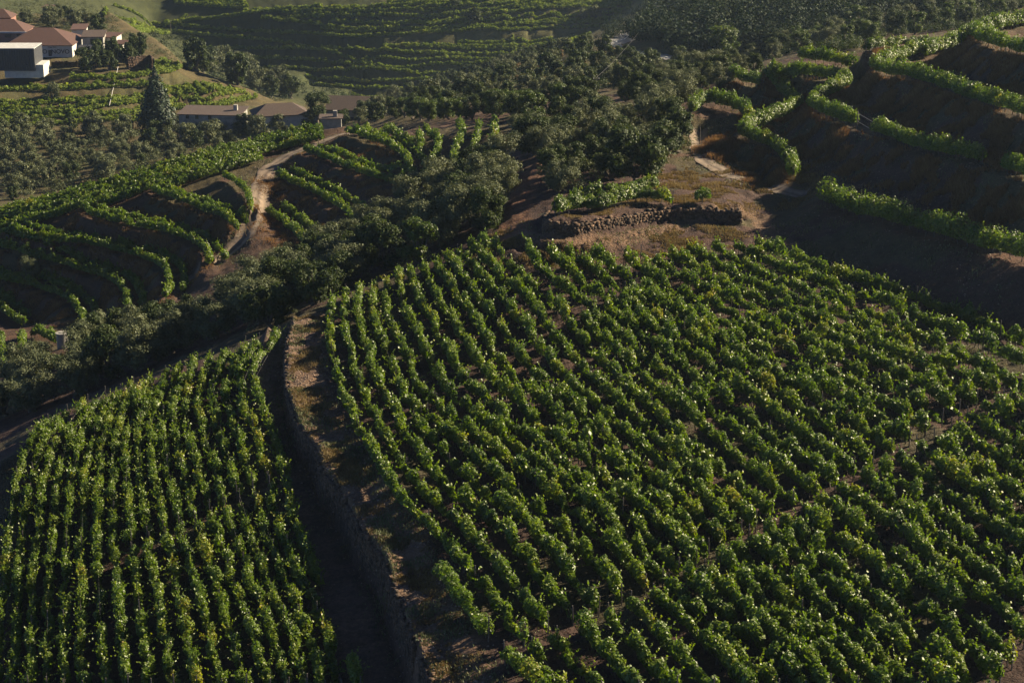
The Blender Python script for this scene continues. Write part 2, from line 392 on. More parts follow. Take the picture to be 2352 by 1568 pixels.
class MB:
    """collects simple shapes into one mesh"""
    def __init__(s): s.v = []; s.f = []
    def poly(s, pts, faces):
        b = len(s.v); s.v += [tuple(map(float, p)) for p in pts]; s.f += [tuple(b + i for i in f) for f in faces]
    def box(s, c, sz, rz=0.0):
        hx, hy, hzz = sz[0] / 2, sz[1] / 2, sz[2] / 2; cr, sr = math.cos(rz), math.sin(rz)
        pts = []
        for z in (-hzz, hzz):
            for x, y in ((-hx, -hy), (hx, -hy), (hx, hy), (-hx, hy)):
                pts.append((c[0] + x * cr - y * sr, c[1] + x * sr + y * cr, c[2] + z))
        s.poly(pts, [(3, 2, 1, 0), (4, 5, 6, 7), (0, 1, 5, 4), (1, 2, 6, 5), (2, 3, 7, 6), (3, 0, 4, 7)])
    def tube(s, pts, rad, n=6, cap=True):
        pts = [Vector(p) for p in pts]
        if not hasattr(rad, '__len__'): rad = [rad] * len(pts)
        rings = []
        for i, p in enumerate(pts):
            d = (pts[min(i + 1, len(pts) - 1)] - pts[max(i - 1, 0)]).normalized()
            a = d.orthogonal().normalized() if i == 0 else (rings[-1][1] - d * rings[-1][1].dot(d)).normalized()
            rings.append((p, a, d))
        b = len(s.v)
        for (p, a, d), r in zip(rings, rad):
            c = d.cross(a)
            for k in range(n):
                t = 2 * math.pi * k / n
                q = p + (a * math.cos(t) + c * math.sin(t)) * r
                s.v.append((q.x, q.y, q.z))
        for i in range(len(pts) - 1):
            for k in range(n):
                s.f.append((b + i * n + k, b + i * n + (k + 1) % n, b + (i + 1) * n + (k + 1) % n, b + (i + 1) * n + k))
        if cap:
            s.f.append(tuple(b + k for k in range(n))[::-1]); s.f.append(tuple(b + (len(pts) - 1) * n + k for k in range(n)))
    def mesh(s, name, mat, smooth=False):
        me = bpy.data.meshes.new(name); me.from_pydata(s.v, [], s.f); me.update()
        if mat: me.materials.append(mat)
        if smooth: me.polygons.foreach_set('use_smooth', [True] * len(me.polygons))
        return me
    def build(s, name, mat, parent=None, smooth=False): return link(name, s.mesh(name, mat, smooth), parent)

# ------------------------------------------------------------------ materials
def newmat(name):
    m = bpy.data.materials.new(name); m.use_nodes = True
    return m, m.node_tree.nodes, m.node_tree.links, m.node_tree.nodes['Principled BSDF']
def ramp(n, stops):
    r = n.new('ShaderNodeValToRGB'); e = r.color_ramp.elements
    while len(e) < len(stops): e.new(0.5)
    for el, (p, c) in zip(e, stops): el.position = p; el.color = (c[0], c[1], c[2], 1)
    return r
def leafmat(name, dark, mid, light, trans=0.35, rough=0.42, tcol=None, spec=0.5):
    m, n, l, b = newmat(name)
    a = n.new('ShaderNodeAttribute'); a.attribute_name = 'tint'
    r = ramp(n, [(0.0, dark), (0.5, mid), (0.86, light[0]), (1.0, light[1])])
    l.new(a.outputs['Fac'], r.inputs[0]); l.new(r.outputs[0], b.inputs['Base Color'])
    b.inputs['Roughness'].default_value = rough
    b.inputs['Specular IOR Level'].default_value = spec
    t = n.new('ShaderNodeBsdfTranslucent')
    mx = n.new('ShaderNodeMix'); mx.data_type = 'RGBA'; mx.blend_type = 'MULTIPLY'; mx.inputs[0].default_value = 1.0
    l.new(r.outputs[0], mx.inputs[6]); mx.inputs[7].default_value = (*(tcol or (1.5, 1.5, 0.5)), 1)
    l.new(mx.outputs[2], t.inputs[0])
    ms = n.new('ShaderNodeMixShader'); ms.inputs[0].default_value = trans
    l.new(b.outputs[0], ms.inputs[1]); l.new(t.outputs[0], ms.inputs[2])
    l.new(ms.outputs[0], n['Material Output'].inputs[0])
    return m
def noisy(name, c1, c2, scale=3.0, rough=0.9, bump=0.3, detail=6, dist=0.05, stretch=None):
    m, n, l, b = newmat(name)
    tc = n.new('ShaderNodeTexCoord'); nz = n.new('ShaderNodeTexNoise')
    nz.inputs['Scale'].default_value = scale; nz.inputs['Detail'].default_value = detail; nz.inputs['Roughness'].default_value = 0.65
    if stretch:
        mp = n.new('ShaderNodeMapping'); mp.inputs['Scale'].default_value = stretch
        l.new(tc.outputs['Object'], mp.inputs[0]); l.new(mp.outputs[0], nz.inputs[0])
    else: l.new(tc.outputs['Object'], nz.inputs[0])
    r = ramp(n, [(0.3, c1), (0.7, c2)])
    l.new(nz.outputs[0], r.inputs[0]); l.new(r.outputs[0], b.inputs['Base Color'])
    b.inputs['Roughness'].default_value = rough
    if bump:
        bp = n.new('ShaderNodeBump'); bp.inputs['Strength'].default_value = bump; bp.inputs['Distance'].default_value = dist
        l.new(nz.outputs[0], bp.inputs['Height']); l.new(bp.outputs[0], b.inputs['Normal'])
    return m
VINE = leafmat('vine_leaf', (0.020, 0.045, 0.004), (0.078, 0.120, 0.006), ((0.14, 0.16, 0.010), (0.18, 0.145, 0.012)), 0.28, 0.50, (2.3, 2.5, 0.35), 0.45)
VINEF = leafmat('far_vine_leaf', (0.08, 0.12, 0.025), (0.15, 0.20, 0.04), ((0.23, 0.25, 0.06), (0.25, 0.23, 0.06)), 0.3, 0.8, (1.6, 1.6, 0.5), 0.1)
OLIVE = leafmat('olive_leaf', (0.042, 0.056, 0.030), (0.095, 0.110, 0.055), ((0.14, 0.15, 0.08), (0.16, 0.16, 0.09)), 0.15, 0.6, (1.4, 1.3, 0.5), 0.15)
DARKT = leafmat('oak_leaf', (0.016, 0.028, 0.012), (0.038, 0.056, 0.018), ((0.065, 0.078, 0.02), (0.09, 0.09, 0.025)), 0.22, 0.6, (1.5, 1.5, 0.4), 0.15)
BRIGHT = leafmat('bright_leaf', (0.022, 0.042, 0.008), (0.05, 0.082, 0.015), ((0.10, 0.12, 0.02), (0.14, 0.14, 0.03)), 0.3, 0.5, (1.8, 1.7, 0.5), 0.25)
WOODM = leafmat('shaded_wood_leaf', (0.010, 0.019, 0.012), (0.02, 0.034, 0.016), ((0.045, 0.058, 0.02), (0.07, 0.075, 0.025)), 0.15, 0.7, (1.4, 1.4, 0.5), 0.1)  # leaf colours darkened to paint in the shade of the wooded hill
PINE = leafmat('pine_leaf', (0.014, 0.028, 0.014), (0.025, 0.045, 0.022), ((0.04, 0.06, 0.03), (0.05, 0.07, 0.03)), 0.1, 0.6, (1.2, 1.3, 0.6), 0.3)
DRYBANK = leafmat('bank_grass_blade', (0.085, 0.048, 0.026), (0.16, 0.095, 0.050), ((0.22, 0.15, 0.075), (0.27, 0.20, 0.11)), 0.35, 0.8, (1.3, 1.1, 0.7), 0.1)
DRYLEAF = leafmat('dry_leaf', (0.085, 0.060, 0.028), (0.145, 0.105, 0.050), ((0.20, 0.16, 0.08), (0.25, 0.20, 0.11)), 0.3, 0.7, (1.2, 1.1, 0.7), 0.2)
BARK = noisy('bark', (0.05, 0.04, 0.03), (0.12, 0.10, 0.08), 8, 0.95, 0.5)
POST = noisy('post_wood', (0.05, 0.042, 0.035), (0.12, 0.10, 0.085), 9, 0.9, 0.3)
WIRE = newmat('wire')[0]; WIRE.node_tree.nodes['Principled BSDF'].inputs['Base Color'].default_value = (0.10, 0.095, 0.09, 1); WIRE.node_tree.nodes['Principled BSDF'].inputs['Roughness'].default_value = 0.5

# ground material: colour attribute, far hill shade included, broken up by noise
GM, n, l, b = newmat('ground_soil')
at = n.new('ShaderNodeAttribute'); at.attribute_name = 'gcol'
tc = n.new('ShaderNodeTexCoord')
n1 = n.new('ShaderNodeTexNoise'); n1.inputs['Scale'].default_value = 0.35; n1.inputs['Detail'].default_value = 8; n1.inputs['Roughness'].default_value = 0.7
n2 = n.new('ShaderNodeTexNoise'); n2.inputs['Scale'].default_value = 3.2; n2.inputs['Detail'].default_value = 8; n2.inputs['Roughness'].default_value = 0.75
n3 = n.new('ShaderNodeTexVoronoi'); n3.inputs['Scale'].default_value = 5.5
for q in (n1, n2, n3): l.new(tc.outputs['Object'], q.inputs[0])
m1 = n.new('ShaderNodeMix'); m1.data_type = 'RGBA'; m1.blend_type = 'MULTIPLY'; m1.inputs[0].default_value = 1
r1 = ramp(n, [(0.30, (0.55, 0.58, 0.6)), (0.55, (1, 1, 1)), (0.75, (1.35, 1.25, 1.1))])
r2 = ramp(n, [(0.28, (0.5, 0.5, 0.52)), (0.5, (0.95, 0.95, 0.95)), (0.72, (1.6, 1.5, 1.4))])
l.new(n1.outputs[0], r1.inputs[0]); l.new(n2.outputs[0], r2.inputs[0])
l.new(at.outputs['Color'], m1.inputs[6]); l.new(r1.outputs[0], m1.inputs[7])
m2 = n.new('ShaderNodeMix'); m2.data_type = 'RGBA'; m2.blend_type = 'MULTIPLY'; m2.inputs[0].default_value = 1
l.new(m1.outputs[2], m2.inputs[6]); l.new(r2.outputs[0], m2.inputs[7])
l.new(m2.outputs[2], b.inputs['Base Color']); b.inputs['Roughness'].default_value = 0.95; b.inputs['Specular IOR Level'].default_value = 0.15
bp = n.new('ShaderNodeBump'); bp.inputs['Strength'].default_value = 0.9; bp.inputs['Distance'].default_value = 0.12
ad = n.new('ShaderNodeMath'); ad.operation = 'MULTIPLY_ADD'; l.new(n3.outputs['Distance'], ad.inputs[0]); ad.inputs[1].default_value = -0.5; l.new(n2.outputs[0], ad.inputs[2])
l.new(ad.outputs[0], bp.inputs['Height']); l.new(bp.outputs[0], b.inputs['Normal'])

# ------------------------------------------------------------------ terrain mesh and its colours
gx, gy = GX.ravel(), GY.ravel()
pxs, pys = proj(np.stack([gx, gy, H.ravel()], -1))
def inpoly(px, py, poly):
    poly = np.asarray(poly, float); c = np.zeros(px.shape, bool); j = len(poly) - 1
    for i in range(len(poly)):
        xi, yi = poly[i]; xj, yj = poly[j]
        c ^= ((yi > py) != (yj > py)) & (px < (xj - xi) * (py - yi) / (yj - yi + 1e-12) + xi); j = i
    return c
def worldpoly(pix, off=0.0): return hit([p[0] for p in pix], [p[1] for p in pix], off)[:, :2]
def dist_path(x, y, path):
    d = np.full(x.shape, 1e9)
    p = dens(path, 0.8)
    for q in p: d = np.minimum(d, (x - q[0]) ** 2 + (y - q[1]) ** 2)
    return np.sqrt(d)
SOIL = np.array((0.058, 0.036, 0.030)); GRASS = np.array((0.095, 0.08, 0.038)); GREENG = np.array((0.06, 0.075, 0.028)); TRK = np.array((0.21, 0.135, 0.092)); RED = np.array((0.095, 0.050, 0.033))
gc = np.tile(SOIL, (len(gx), 1))
nzz = vnoise(gx, gy, 9.0, 21) + 0.6 * vnoise(gx, gy, 3.0, 22)
def blend(mask, col, k=1.0):
    w = (np.clip(mask, 0, 1) * k)[:, None]
    gc[:] = gc * (1 - w) + np.asarray(col) * w
blend((gy > 190) * 1.0, RED * 0.65 + GRASS * 0.15, 0.6)
blend(np.clip((gy - 290) / 40, 0, 1), GRASS * 0.3 + RED * 0.35 + GREENG * 0.3)
blend(np.clip((gy - 560) / 30, 0, 1), GRASS * 0.75 + GREENG * 0.5)
blend(np.clip((gy - 560) / 30, 0, 1) * np.clip((-35 - gx) / 15, 0, 1), GREENG * 0.55 + GRASS * 0.1)  # left part of far hill: its shade painted as darker, greener ground
blend((nzz > 0.12) * 1.0, GREENG, 0.35)
sub = slice(0, (NV - 50) * NU)
for nm, lw, colr, k in (('A', 1.6, RED, 0.6), ('B', 1.6, GRASS, 0.3), ('C', 1.6, GRASS, 0.3), ('G', 1.6, GRASS, 0.3), ('D', 1.6, GRASS, 0.3)):
    p = TERR[nm]; sel = (gy > p[:, 1].min() - 6) & (gy < p[:, 1].max() + 6) & (gx > p[:, 0].min() - 6) & (gx < p[:, 0].max() + 6)
    w = np.zeros(len(gx)); w[sel] = np.clip(1.4 - dist_path(gx[sel], gy[sel], p) / lw, 0, 1); blend(w, colr, k)
# ledge beside the wall: drier, stonier
sel = (gy < 175) & (gx < 0) & (gx > -35)
w = np.zeros(len(gx)); w[sel] = np.clip(1.6 - dist_path(gx[sel], gy[sel], offset(wt, 1.3)) / 1.5, 0, 1); blend(w, TRK * 0.72, 0.9)
sel = (gy < 175) & (gx < 0) & (gx > -40)
w = np.zeros(len(gx)); w[sel] = np.clip(1.5 - dist_path(gx[sel], gy[sel], offset(wt, -2.2)) / 1.6, 0, 1); blend(w, (0.115, 0.08, 0.062), 0.9)
# earth tracks
def road_w(pp, half, colr, k=1.0):
    p = smooth_path([P(a, b_, z) for a, b_, z in pp]); sel = (gy > p[:, 1].min() - 6) & (gy < p[:, 1].max() + 6) & (gx > p[:, 0].min() - 6) & (gx < p[:, 0].max() + 6)
    w = np.zeros(len(gx)); w[sel] = np.clip((half + 0.5 - dist_path(gx[sel], gy[sel], p)) / 0.5, 0, 1); blend(w, colr, k)
road_w([(1230, 372, -43.7), (1215, 410, -43.8), (1195, 455, -43.9), (1178, 500, -44.0), (1185, 540, -43.9)], 1.3, RED * 1.25)
road_w([(1185, 545, -43.9), (1250, 558, -43.7), (1400, 552, -43.6), (1560, 522, -43.5), (1730, 495, -43.2), (1755, 520, -43.4), (1785, 560, -43.7)], 0.7, TRK * 0.6)
for nm in ('t0', 't1', 't2', 't3', 't4', 't5', 'm', 'n', 'o', 'p'): pass
V = np.stack([gx, gy, H.ravel()], -1)
j, i = np.meshgrid(np.arange(NV - 1), np.arange(NU - 1), indexing='ij')
a = (j * NU + i).ravel()
F = np.stack([a, a + 1, a + 1 + NU, a + NU], -1)
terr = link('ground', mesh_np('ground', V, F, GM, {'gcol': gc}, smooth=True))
tag(terr, kind='structure')

# ------------------------------------------------------------------ dirt tracks and road as sheets
def n1e(x):
    r = np.random.RandomState(5).rand(512); i = np.floor(x).astype(int); t = x - i
    return r[i % 512] * (1 - t) + r[(i + 1) % 512] * t
def strip(name, path, half, mat, lift=0.05, n=6, zfix=None):
    half = half * 0.92
    p = dens(path, 0.7)[:, :2]
    d = np.gradient(p, axis=0); d /= np.linalg.norm(d, axis=1)[:, None] + 1e-9
    rows = []; uv = []
    L = np.concatenate([[0], np.cumsum(np.linalg.norm(np.diff(p, axis=0), axis=1))])
    for k in range(n + 1):
        o = (k / n * 2 - 1) * half * (1 + ((0.10 * np.sin(L * 0.9 + k) + 0.12 * (n1e(L * 1.7 + k * 9) - .5)) if k in (0, n) else 0))
        q = np.stack([p[:, 0] - d[:, 1] * o, p[:, 1] + d[:, 0] * o], -1)
        z = hz(q[:, 0], q[:, 1]) + lift
        rows.append(np.stack([q[:, 0], q[:, 1], z], -1)); uv.append(np.full(len(p), k / n))
    m = len(p); V = np.concatenate(rows); A = np.arange(m - 1)
    F = np.concatenate([np.stack([A + k * m, A + 1 + k * m, A + 1 + (k + 1) * m, A + (k + 1) * m], -1) for k in range(n)])
    o = link(name, mesh_np(name, V, F, mat, {'across': np.concatenate(uv)}, smooth=True))
    return tag(o, kind='structure')
def trackmat(name, edge, rut):
    m, n, l, b = newmat(name)
    at = n.new('ShaderNodeAttribute'); at.attribute_name = 'across'
    r = ramp(n, [(0.0, edge), (0.2, rut), (0.34, rut), (0.5, edge), (0.66, rut), (0.8, rut), (1.0, edge)])
    tc = n.new('ShaderNodeTexCoord'); nz = n.new('ShaderNodeTexNoise'); nz.inputs['Scale'].default_value = 1.3; nz.inputs['Detail'].default_value = 8
    l.new(tc.outputs['Object'], nz.inputs[0])
    am = n.new('ShaderNodeMath'); am.operation = 'MULTIPLY_ADD'; l.new(nz.outputs[0], am.inputs[0]); am.inputs[1].default_value = 0.2
    l.new(at.outputs['Fac'], am.inputs[2]); sb = n.new('ShaderNodeMath'); sb.operation = 'SUBTRACT'; l.new(am.outputs[0], sb.inputs[0]); sb.inputs[1].default_value = 0.1
    l.new(sb.outputs[0], r.inputs[0])
    mx = n.new('ShaderNodeMix'); mx.data_type = 'RGBA'; mx.blend_type = 'MULTIPLY'; mx.inputs[0].default_value = 1
    r2 = ramp(n, [(0.3, (0.65, 0.65, 0.65)), (0.7, (1.25, 1.2, 1.15))]); l.new(nz.outputs[0], r2.inputs[0])
    l.new(r.outputs[0], mx.inputs[6]); l.new(r2.outputs[0], mx.inputs[7]); l.new(mx.outputs[2], b.inputs['Base Color'])
    b.inputs['Roughness'].default_value = 0.95
    bp = n.new('ShaderNodeBump'); bp.inputs['Distance'].default_value = 0.06; l.new(nz.outputs[0], bp.inputs['Height']); l.new(bp.outputs[0], b.inputs['Normal'])
    return m
TM = trackmat('track_dirt', (0.065, 0.045, 0.034), (0.165, 0.125, 0.092))
strip('dirt_track', smooth_path([P(a, b, z) for a, b, z in TRACK_L]), 1.45, TM, 0.07, n=8)
strip('dirt_track', smooth_path([P(a, b, z) for a, b, z in TRACK_R]), 1.05, TM, 0.06, n=8)
AM = noisy('asphalt', (0.13, 0.127, 0.123), (0.18, 0.175, 0.165), 4, 0.85, 0.1)
strip('road', rd, 2.9, AM, 0.12, n=6)
WP = noisy('road_paint', (0.6, 0.6, 0.58), (0.75, 0.75, 0.72), 6, 0.7, 0)
strip('road_line', rd, 0.09, WP, 0.16, n=1)

# ------------------------------------------------------------------ leaves
def leaves(C, Nn, size, aspect=0.85, rs=RS):
    """diamond leaf per centre; C (n,3), Nn (n,3) normals, size (n,)"""
    n = len(C)
    Nn = Nn / (np.linalg.norm(Nn, axis=1)[:, None] + 1e-9)
    a = rs.normal(size=(n, 3)); t1 = np.cross(Nn, a); t1 /= np.linalg.norm(t1, axis=1)[:, None] + 1e-9
    t2 = np.cross(Nn, t1)
    s = size[:, None]
    V = np.stack([C + t1 * s * 0.62, C + t2 * s * 0.5 * aspect, C - t1 * s * 0.5, C - t2 * s * 0.5 * aspect], 1).reshape(-1, 3)
    F = np.arange(4 * n, dtype=np.int32).reshape(-1, 4)
    return V, F
def n1d(x, seed):
    r = np.random.RandomState(seed).rand(512); i = np.floor(x).astype(int); t = x - i; t = t * t * (3 - 2 * t)
    return r[i % 512] * (1 - t) + r[(i + 1) % 512] * t
def row_foliage(path, h=1.55, wd=0.42, low=0.35, dens_=320, leaf=0.12, gap=0.08, rag=0.35, shoots=1.5, seed=0, yellow=0.06, origin=None, vig=None):
    rs = np.random.RandomState(seed + 1000)
    p = path
    L = np.concatenate([[0], np.cumsum(np.linalg.norm(np.diff(p, axis=0), axis=1))]); tot = L[-1]
    pitch = 1.05; ed = np.cumsum(rs.uniform(.65, 1.55, int(tot / .6) + 3)); ed = np.concatenate([[0], ed[ed < tot], [tot]]); nv = max(1, len(ed) - 1)
    cenv = np.concatenate([(ed[:-1] + ed[1:]) / 2, [tot]])[:nv + 1]; hwv = np.concatenate([np.maximum(ed[1:] - ed[:-1], .3) / 2, [.5]])[:nv + 1]
    vigour = 0.45 + 0.75 * rs.rand(nv + 1); vigour *= 0.85 + 0.3 * n1d(np.arange(nv + 1) / 6.0, seed)
    dead = rs.rand(nv + 1) < gap; vigour[dead] *= 0.12
    vt = np.clip(rs.normal(0.42, 0.1, nv + 1), 0.1, 0.8); vt[rs.rand(nv + 1) < yellow] += 0.33
    n = int(tot * dens_)
    sv = rs.rand(n) * tot
    vi = np.clip(np.searchsorted(ed, sv) - 1, 0, nv - 1)
    cen = cenv[vi]
    sv = np.clip(cen + (sv - cen) * 1.15 + rs.normal(0, 0.12, n), 0, tot)
    keep = rs.rand(n) < np.clip(vigour[vi] ** 0.7 * 1.1, 0, 1)
    sv, vi = sv[keep], vi[keep]; n = len(sv)
    top = h * (1 - rag + 2 * rag * (vigour[vi] - 0.45)) * (0.9 + 0.25 * n1d(sv * 2.3, seed + 5))
    # bulge per vine
    q = np.abs(sv - cen[keep]) / hwv[vi]
    top *= 1 - 0.20 * np.clip(q, 0, 1.2) ** 2
    top = np.maximum(top, low + 0.15)
    wloc = wd * (0.6 + 0.5 * np.clip(vigour[vi], 0, 1.2)) * (0.75 + 0.5 * n1d(sv * 1.9, seed + 9)) 
    th = rs.rand(n) * 2 * np.pi; rr = np.sqrt(rs.rand(n)) ** 0.6
    lat = np.cos(th) * rr * wloc
    vz = low + (top - low) * (0.5 + 0.5 * np.sin(th) * rr)
    lat += (n1d(sv * 0.7, seed + 13) - 0.5) * 0.35 + (rs.rand(nv + 1)[vi] - .5) * 0.2
    nrm = np.stack([np.cos(th), np.zeros(n), np.sin(th) * 0.9 + 0.35], -1)      # (lateral, along, up)
    tint = vt[vi] + rs.normal(0, 0.13, n)
    big = np.zeros(n)
    inner = rr < 0.62
    big[inner] = 1.0
    # shoots
    ns = int(tot * shoots)
    if ns:
        ss = rs.rand(ns) * tot; sl = 0.25 + 0.45 * rs.rand(ns); k = 7
        svi = np.clip(np.searchsorted(ed, ss) - 1, 0, nv - 1)
        okk = vigour[svi] > 0.3; ss, sl, svi = ss[okk], sl[okk], svi[okk]; ns = len(ss)
        ang = rs.normal(0, 0.75, ns); al = rs.normal(0, 0.5, ns)
        tt = (np.arange(k)[None] / (k - 1))
        base = h * (1 - rag + 2 * rag * (vigour[svi] - 0.45)) * 0.86
        s2 = (ss[:, None] + tt * sl[:, None] * al[:, None]).ravel(); l2 = (np.sin(ang) * wd * 0.6)[:, None] + tt * (np.sin(ang) * sl)[:, None]
        z2 = base[:, None] + tt * (np.cos(ang) * sl)[:, None] - (np.abs(np.sin(ang)) * 0.3)[:, None]
        m = ns * k
        sv = np.concatenate([sv, np.clip(s2, 0, tot)]); lat = np.concatenate([lat, l2.ravel() + rs.normal(0, .03, m)]); vz = np.concatenate([vz, z2.ravel()])
        nrm = np.concatenate([nrm, rs.normal(size=(m, 3)) + [0, 0, 0.6]])
        tint = np.concatenate([tint, np.repeat(vt[svi], k) + 0.12 + rs.normal(0, .1, m)]); big = np.concatenate([big, np.zeros(m)])
    n = len(sv)
    nrm = nrm + rs.normal(0, 0.55, (n, 3))
    X = np.interp(sv, L, p[:, 0]); Y = np.interp(sv, L, p[:, 1])
    dx = np.interp(sv, L, np.gradient(p[:, 0])); dy = np.interp(sv, L, np.gradient(p[:, 1])); dl = np.hypot(dx, dy) + 1e-9; dx /= dl; dy /= dl
    x = X - dy * lat; y = Y + dx * lat
    z = hz(X, Y) * 0.6 + hz(x, y) * 0.4 + vz
    C = np.stack([x, y, z], -1)
    W = np.stack([-dy * nrm[:, 0] + dx * nrm[:, 1], dx * nrm[:, 0] + dy * nrm[:, 1], nrm[:, 2]], -1)
    V, F = leaves(C - origin, W, leaf * (0.7 + 0.6 * rs.rand(n)) * (1 + 1.3 * big), rs=rs)
    return V, F, np.repeat(np.clip(tint, 0, 1), 4), nv, cenv, vigour
def resample(p, ds):
    L = np.concatenate([[0], np.cumsum(np.linalg.norm(np.diff(p[:, :2], axis=0), axis=1))])
    n = max(2, int(L[-1] / ds) + 1); s = np.linspace(0, L[-1], n)
    return np.stack([np.interp(s, L, p[:, 0]), np.interp(s, L, p[:, 1])], -1), L[-1]
ROWN = [0]
STEM = []
for k_ in range(3):
    m_ = MB(); r_ = random.Random(k_); a_, b_ = r_.uniform(-.1, .1), r_.uniform(-.1, .1)
    m_.tube([(0, 0, -.1), (a_, b_, .3), (a_ * .3, b_ * .6, .55), (-a_, b_ * .4, .85)], [.05, .038, .032, .02], 5); STEM.append(m_.mesh('trunk', BARK))
m_ = MB(); m_.tube([(0, 0, -.2), (0, 0, 1.5)], [.045, .04], 5); POSTM = m_.mesh('post', POST)
def vine_row(path, label, group, detail=2, posts=True, far_ok=True, **kw):
    p, tot = resample(np.asarray(path), 0.3 if detail == 2 else 0.8)
    if tot < 1.2: return None
    ROWN[0] += 1; seed = ROWN[0] * 17
    mid = p[len(p) // 2]; o = np.array([mid[0], mid[1], float(hz(mid[0], mid[1]))])
    root = empty('vine_row', o, label, 'vine row', group)
    V, F, t, nv, pitch, vig = row_foliage(p, seed=seed, origin=o, **kw)
    link('foliage', mesh_np('foliage', V, F, VINE if detail else VINEF, {'tint': t}), root)
    if detail == 0: return root
    rs = random.Random(seed)
    L = np.concatenate([[0], np.cumsum(np.linalg.norm(np.diff(p, axis=0), axis=1))])
    if detail == 2 and far_ok:
        for k in range(min(nv, 99)):
            if vig[k] < 0.1: continue
            sc_ = pitch[k]; x = float(np.interp(sc_, L, p[:, 0])); y = float(np.interp(sc_, L, p[:, 1]))
            link('trunk', STEM[k % 3], root, (x - o[0], y - o[1], float(hz(x, y)) - o[2])).rotation_euler = (0, 0, rs.uniform(0, 6.28))
    if posts:
        npst = max(2, int(tot / 8) + 1); tops = []
        for k in range(npst):
            s = tot * k / (npst - 1); x = float(np.interp(s, L, p[:, 0])); y = float(np.interp(s, L, p[:, 1])); z = float(hz(x, y))
            x -= o[0]; y -= o[1]; z -= o[2]; lx = rs.uniform(-.05, .05); hh = 1.3 + rs.uniform(-.1, .25)
            po = link('post', POSTM, root, (x, y, z)); po.scale = (1, 1, hh / 1.5); po.rotation_euler = (lx, -lx, 0); tops.append((x, y, z + hh - .42))
        w = MB()
        for a, b in zip(tops[:-1], tops[1:]):
            for dzz in (0, -.45):
                w.tube([(a[0], a[1], a[2] + dzz), (b[0], b[1], b[2] + dzz)], .004, 3, False)
        w.build('trellis_wire', WIRE, root)
    return root
ORD = ['first', 'second', 'third', 'fourth', 'fifth', 'sixth', 'seventh', 'eighth', 'ninth', 'tenth', 'eleventh', 'twelfth', 'thirteenth', 'fourteenth', 'fifteenth', 'sixteenth', 'seventeenth', 'eighteenth', 'nineteenth']
TENS = {20: 'twent', 30: 'thirt', 40: 'fort', 50: 'fift', 60: 'sixt', 70: 'sevent', 80: 'eight', 90: 'ninet'}
def ordw(n):
    if n <= 19: return ORD[n - 1]
    if n >= 100: return 'hundred and ' + ordw(n - 100) if n > 100 else 'hundredth'
    t, u = n // 10 * 10, n % 10
    return TENS[t] + 'ieth' if u == 0 else TENS[t] + 'y-' + ORD[u - 1]

# ---- field blocks from guide rows
def guide(pix, off=0.9, n=60):
    w = hit([p[0] for p in pix], [p[1] for p in pix], off)[:, :2]
    w = smooth_path(w)
    L = np.concatenate([[0], np.cumsum(np.linalg.norm(np.diff(w, axis=0), axis=1))]); s = np.linspace(0, L[-1], n)
    return np.stack([np.interp(s, L, w[:, 0]), np.interp(s, L, w[:, 1])], -1)
def pdist(q, path):
    d = dens(path, 0.4)[:, :2]
    return np.sqrt(((q[:, None] - d[None]) ** 2).sum(-1)).min(1)
def block(guides, counts, clip, gaps, insert=(), first=0):
    """rows between neighbouring guides, clipped by a polygon, cut at gap lines"""
    out = []
    for gi_ in range(len(guides) - 1):
        A, B = guides[gi_], guides[gi_ + 1]; N = counts[gi_]
        D = np.linalg.norm(A - B, axis=1)
        for k in range(N + (1 if gi_ == len(guides) - 2 else 0)):
            q = A + (B - A) * (k / N)
            act = np.ones(len(q), bool)
            if gi_ in insert and k % 2: act = D / (N / 2) > insert[gi_]
            q2, tot = resample(q, 0.25)
            fr = np.linspace(0, len(q) - 1, len(q2))
            act = np.interp(fr, np.arange(len(q)), act.astype(float)) > 0.5
            ins = inpoly(q2[:, 0], q2[:, 1], clip) & act
            for gp, hw in gaps: ins &= pdist(q2, gp) > hw
            ins &= (RS.rand() > 0.0)
            idx = np.where(ins)[0]
            if len(idx) < 6: continue
            sp = np.split(idx, np.where(np.diff(idx) > 1)[0] + 1)
            for si, s in enumerate(sp):
                if len(s) > 7: out.append((gi_ + k / N, si, q2[s]))
    return out
u1 = guide([(764, 679), (757, 760), (780, 865), (813, 955), (855, 1025), (907, 1115), (1001, 1206), (1068, 1286), (1145, 1380), (1206, 1458), (1300, 1575)])
u5 = guide([(886, 639), (889, 712), (919, 779), (966, 885), (1049, 962), (1103, 1002), (1165, 1050), (1223, 1092), (1320, 1166), (1404, 1250), (1500, 1350), (1600, 1440), (1730, 1575)])
u9 = guide([(999, 595), (1043, 669), (1096, 735), (1139, 812), (1179, 860), (1232, 902), (1316, 982), (1400, 1048), (1488, 1125), (1600, 1230), (1760, 1380), (1860, 1470), (1970, 1580)])
u13 = guide([(1103, 545), (1189, 622), (1263, 679), (1300, 725), (1380, 815), (1500, 935), (1620, 1040), (1740, 1140), (1850, 1230), (1950, 1310), (2050, 1400), (2270, 1590)])
g17 = guide([(1359, 579), (1449, 635), (1510, 672), (1575, 705), (1695, 749), (1795, 782), (1901, 842), (2001, 902), (2098, 955), (2200, 1030), (2352, 1140), (2480, 1240)])
r3 = guide([(1640, 560), (1678, 582), (1755, 625), (1868, 665), (2001, 712), (2135, 775), (2295, 852), (2352, 890), (2480, 960)])
r1 = guide([(1735, 553), (1835, 590), (1968, 635), (2101, 675), (2218, 719), (2311, 759), (2400, 795), (2500, 835)])
